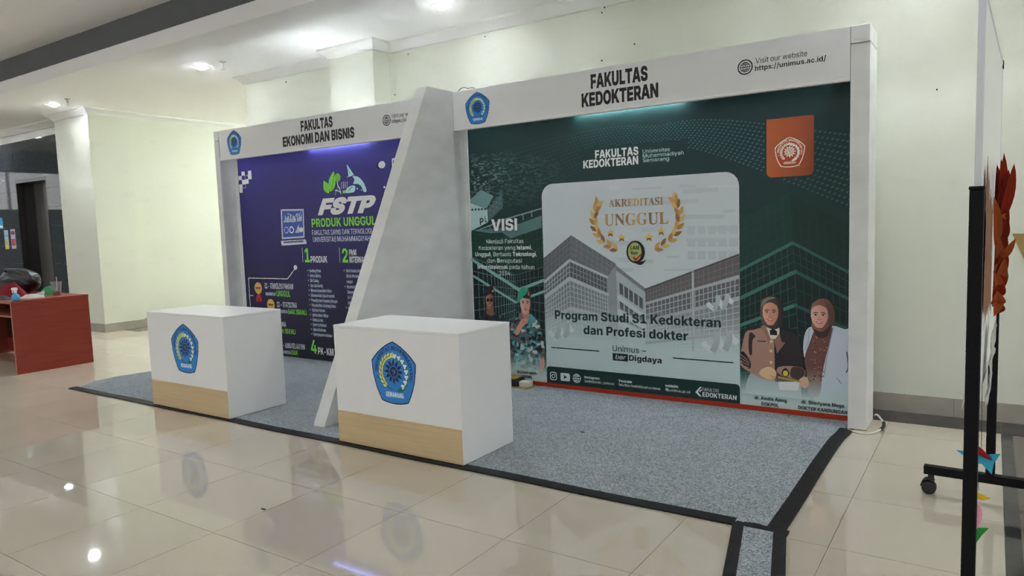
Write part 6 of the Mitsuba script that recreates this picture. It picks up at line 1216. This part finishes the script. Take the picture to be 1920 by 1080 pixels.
hd = part(t, 'spray_head', cat([lathe([(0, 0.830), (0.015, 0.830), (0.015, 0.848), (0.010, 0.852), (0, 0.852)], 16, (sx_, sy_, 0)), prism(blob([(sy_ - 0.030, 0.862), (sy_ - 0.030, 0.876), (sy_ - 0.01, 0.884), (sy_ + 0.018, 0.880), (sy_ + 0.022, 0.862), (sy_ + 0.008, 0.850), (sy_ - 0.008, 0.852)], 4), 'x', sx_ - 0.009, sx_ + 0.009)]), 'm_trim', 30, 'white trigger head')
part(hd, 'trigger', tube([(sx_, sy_ - 0.016, 0.862), (sx_, sy_ - 0.026, 0.846), (sx_, sy_ - 0.024, 0.828)], 0.004, 6, 4), 'm_trim')
cx_, cy_ = -4.66, -1.315
t = thing('plastic_cup', 'clear plastic cup a third full of dark red tea on the desk', 'cup')
part(t, 'wall', lathe([(0.0, 0.7505), (0.036, 0.7505), (0.052, 0.895), (0.056, 0.897), (0.056, 0.901), (0.0505, 0.899), (0.0345, 0.753), (0.0, 0.753)], 36, (cx_, cy_, 0)), 'm_clear_cup', 30)
part(t, 'tea', lathe([(0, 0.7535), (0.0338, 0.7535), (0.0388, 0.800), (0, 0.800)], 32, (cx_, cy_, 0)), 'm_tea', 30)
part(t, 'straw', tube([(cx_ - 0.02, cy_ + 0.012, 0.756), (cx_ - 0.005, cy_ + 0.01, 0.90), (cx_ + 0.0, cy_ + 0.006, 0.955)], 0.0035, 7), 'm_paper_white')
# flyers on the granite wall
def flyer(x0, x1, z0, z1, base, bands, label):
    t = thing('flyer', label, 'flyer')
    P = Print(GY - 0.0235); P.add(sbox(x0, z0, x1, z1), base, 1)
    for a, b, c in bands: P.add(sbox(x0 + 0.01, z0 + (z1 - z0) * a, x1 - 0.01, z0 + (z1 - z0) * b), c, 2)
    part(t, 'paper', bx(x0, x1, GY - 0.0232, GY - 0.0203, z0, z1), 'm_tissue'); printed(t, 'print', P)
flyer(-10.46, -10.33, 1.57, 1.76, (40, 130, 165), [(0.1, 0.3, (200, 225, 235))], 'cyan flyer highest on the granite wall at the left edge')
flyer(-10.31, -10.16, 1.22, 1.545, (132, 158, 172), [(0.02, 0.24, (176, 160, 40)), (0.30, 0.55, (146, 152, 110)), (0.66, 0.72, (70, 120, 160)), (0.76, 0.92, (110, 150, 176))], 'pale blue flyer with a yellow foot on the granite wall')
flyer(-10.06, -9.89, 1.225, 1.555, (150, 140, 158), [(0.02, 0.14, (150, 140, 146)), (0.16, 0.50, (150, 58, 72)), (0.72, 0.9, (112, 56, 84))], 'pink and red flyer on the granite wall beside the lift')
# ------------------------------------------------------------------ small things
t = thing('power_cable', 'white power cable with a black plug end lying at the foot of the right post', 'cable')
part(t, 'cord', tube([(3.06, -0.20, 0.006), (3.10, -0.235, 0.006), (3.165, -0.245, 0.006), (3.21, -0.20, 0.008), (3.235, -0.14, 0.014)], 0.006, 7, 6), 'm_cream_plastic', 40)
part(t, 'cord', tube([(3.180, 0.06, 0.05), (3.195, 0.05, 0.055), (3.225, 0.0, 0.040), (3.24, -0.03, 0.03)], 0.006, 7, 6), 'm_cream_plastic', 40)
part(t, 'plug', tube([(3.240, -0.03, 0.030), (3.246, -0.07, 0.022), (3.242, -0.12, 0.016), (3.235, -0.14, 0.014)], 0.010, 8, 5), 'm_rubber', 40, 'black plug end')
t = thing('tool_case', 'black and dark yellow tool case half hidden behind the nearer counter', 'tool case')
part(t, 'body', bx(0.40, 0.545, -0.16, -0.03, 0.0085, 0.075, 0.006), 'm_rubber')
part(t, 'lid', cat([bx(0.40, 0.53, -0.158, -0.032, 0.075, 0.088, 0.004), bx(0.43, 0.48, -0.12, -0.07, 0.088, 0.10, 0.003)]), 'm_yellow_dark', label='dark yellow lid')
part(t, 'tray', bx(0.40, 0.66, -0.165, -0.025, 0.008, 0.016, 0.002), 'm_yellow_dark')
t = thing('white_block', 'small cream white box lying beside the tool case at the foot of the green backdrop', 'box')
part(t, 'body', bx(0.555, 0.655, -0.145, -0.075, 0.0165, 0.062, 0.006), 'm_cream_plastic')
part(t, 'lid', bx(0.575, 0.635, -0.130, -0.090, 0.0622, 0.064, 0.0005), 'm_trim')
t = thing('wire', 'short loop of thin dark wire on top of the header board by the divider', 'wire')
part(t, 'loop', tube([(0.05, -0.15, HT + 0.002), (0.08, -0.15, HT + 0.022), (0.12, -0.145, HT + 0.028), (0.15, -0.15, HT + 0.012), (0.19, -0.15, HT + 0.018), (0.23, -0.155, HT + 0.002)], 0.0025, 6, 6), 'm_rubber')
r_ = np.random.default_rng(9)
for x, y, lab in ((1.62, -1.02, 'tiny dark scrap on the carpet in front of the white card'), (0.83, -2.86, 'tiny dark scrap on the floor tiles in front of the nearer counter')):
    t = thing('scrap', lab, 'scrap'); z = 0.0085 if y > -1.9 else 0.0004
    part(t, 'piece', bx(x - 0.014, x + 0.014, y - 0.005, y + 0.005, z, z + 0.003, 0.001), 'm_rubber')
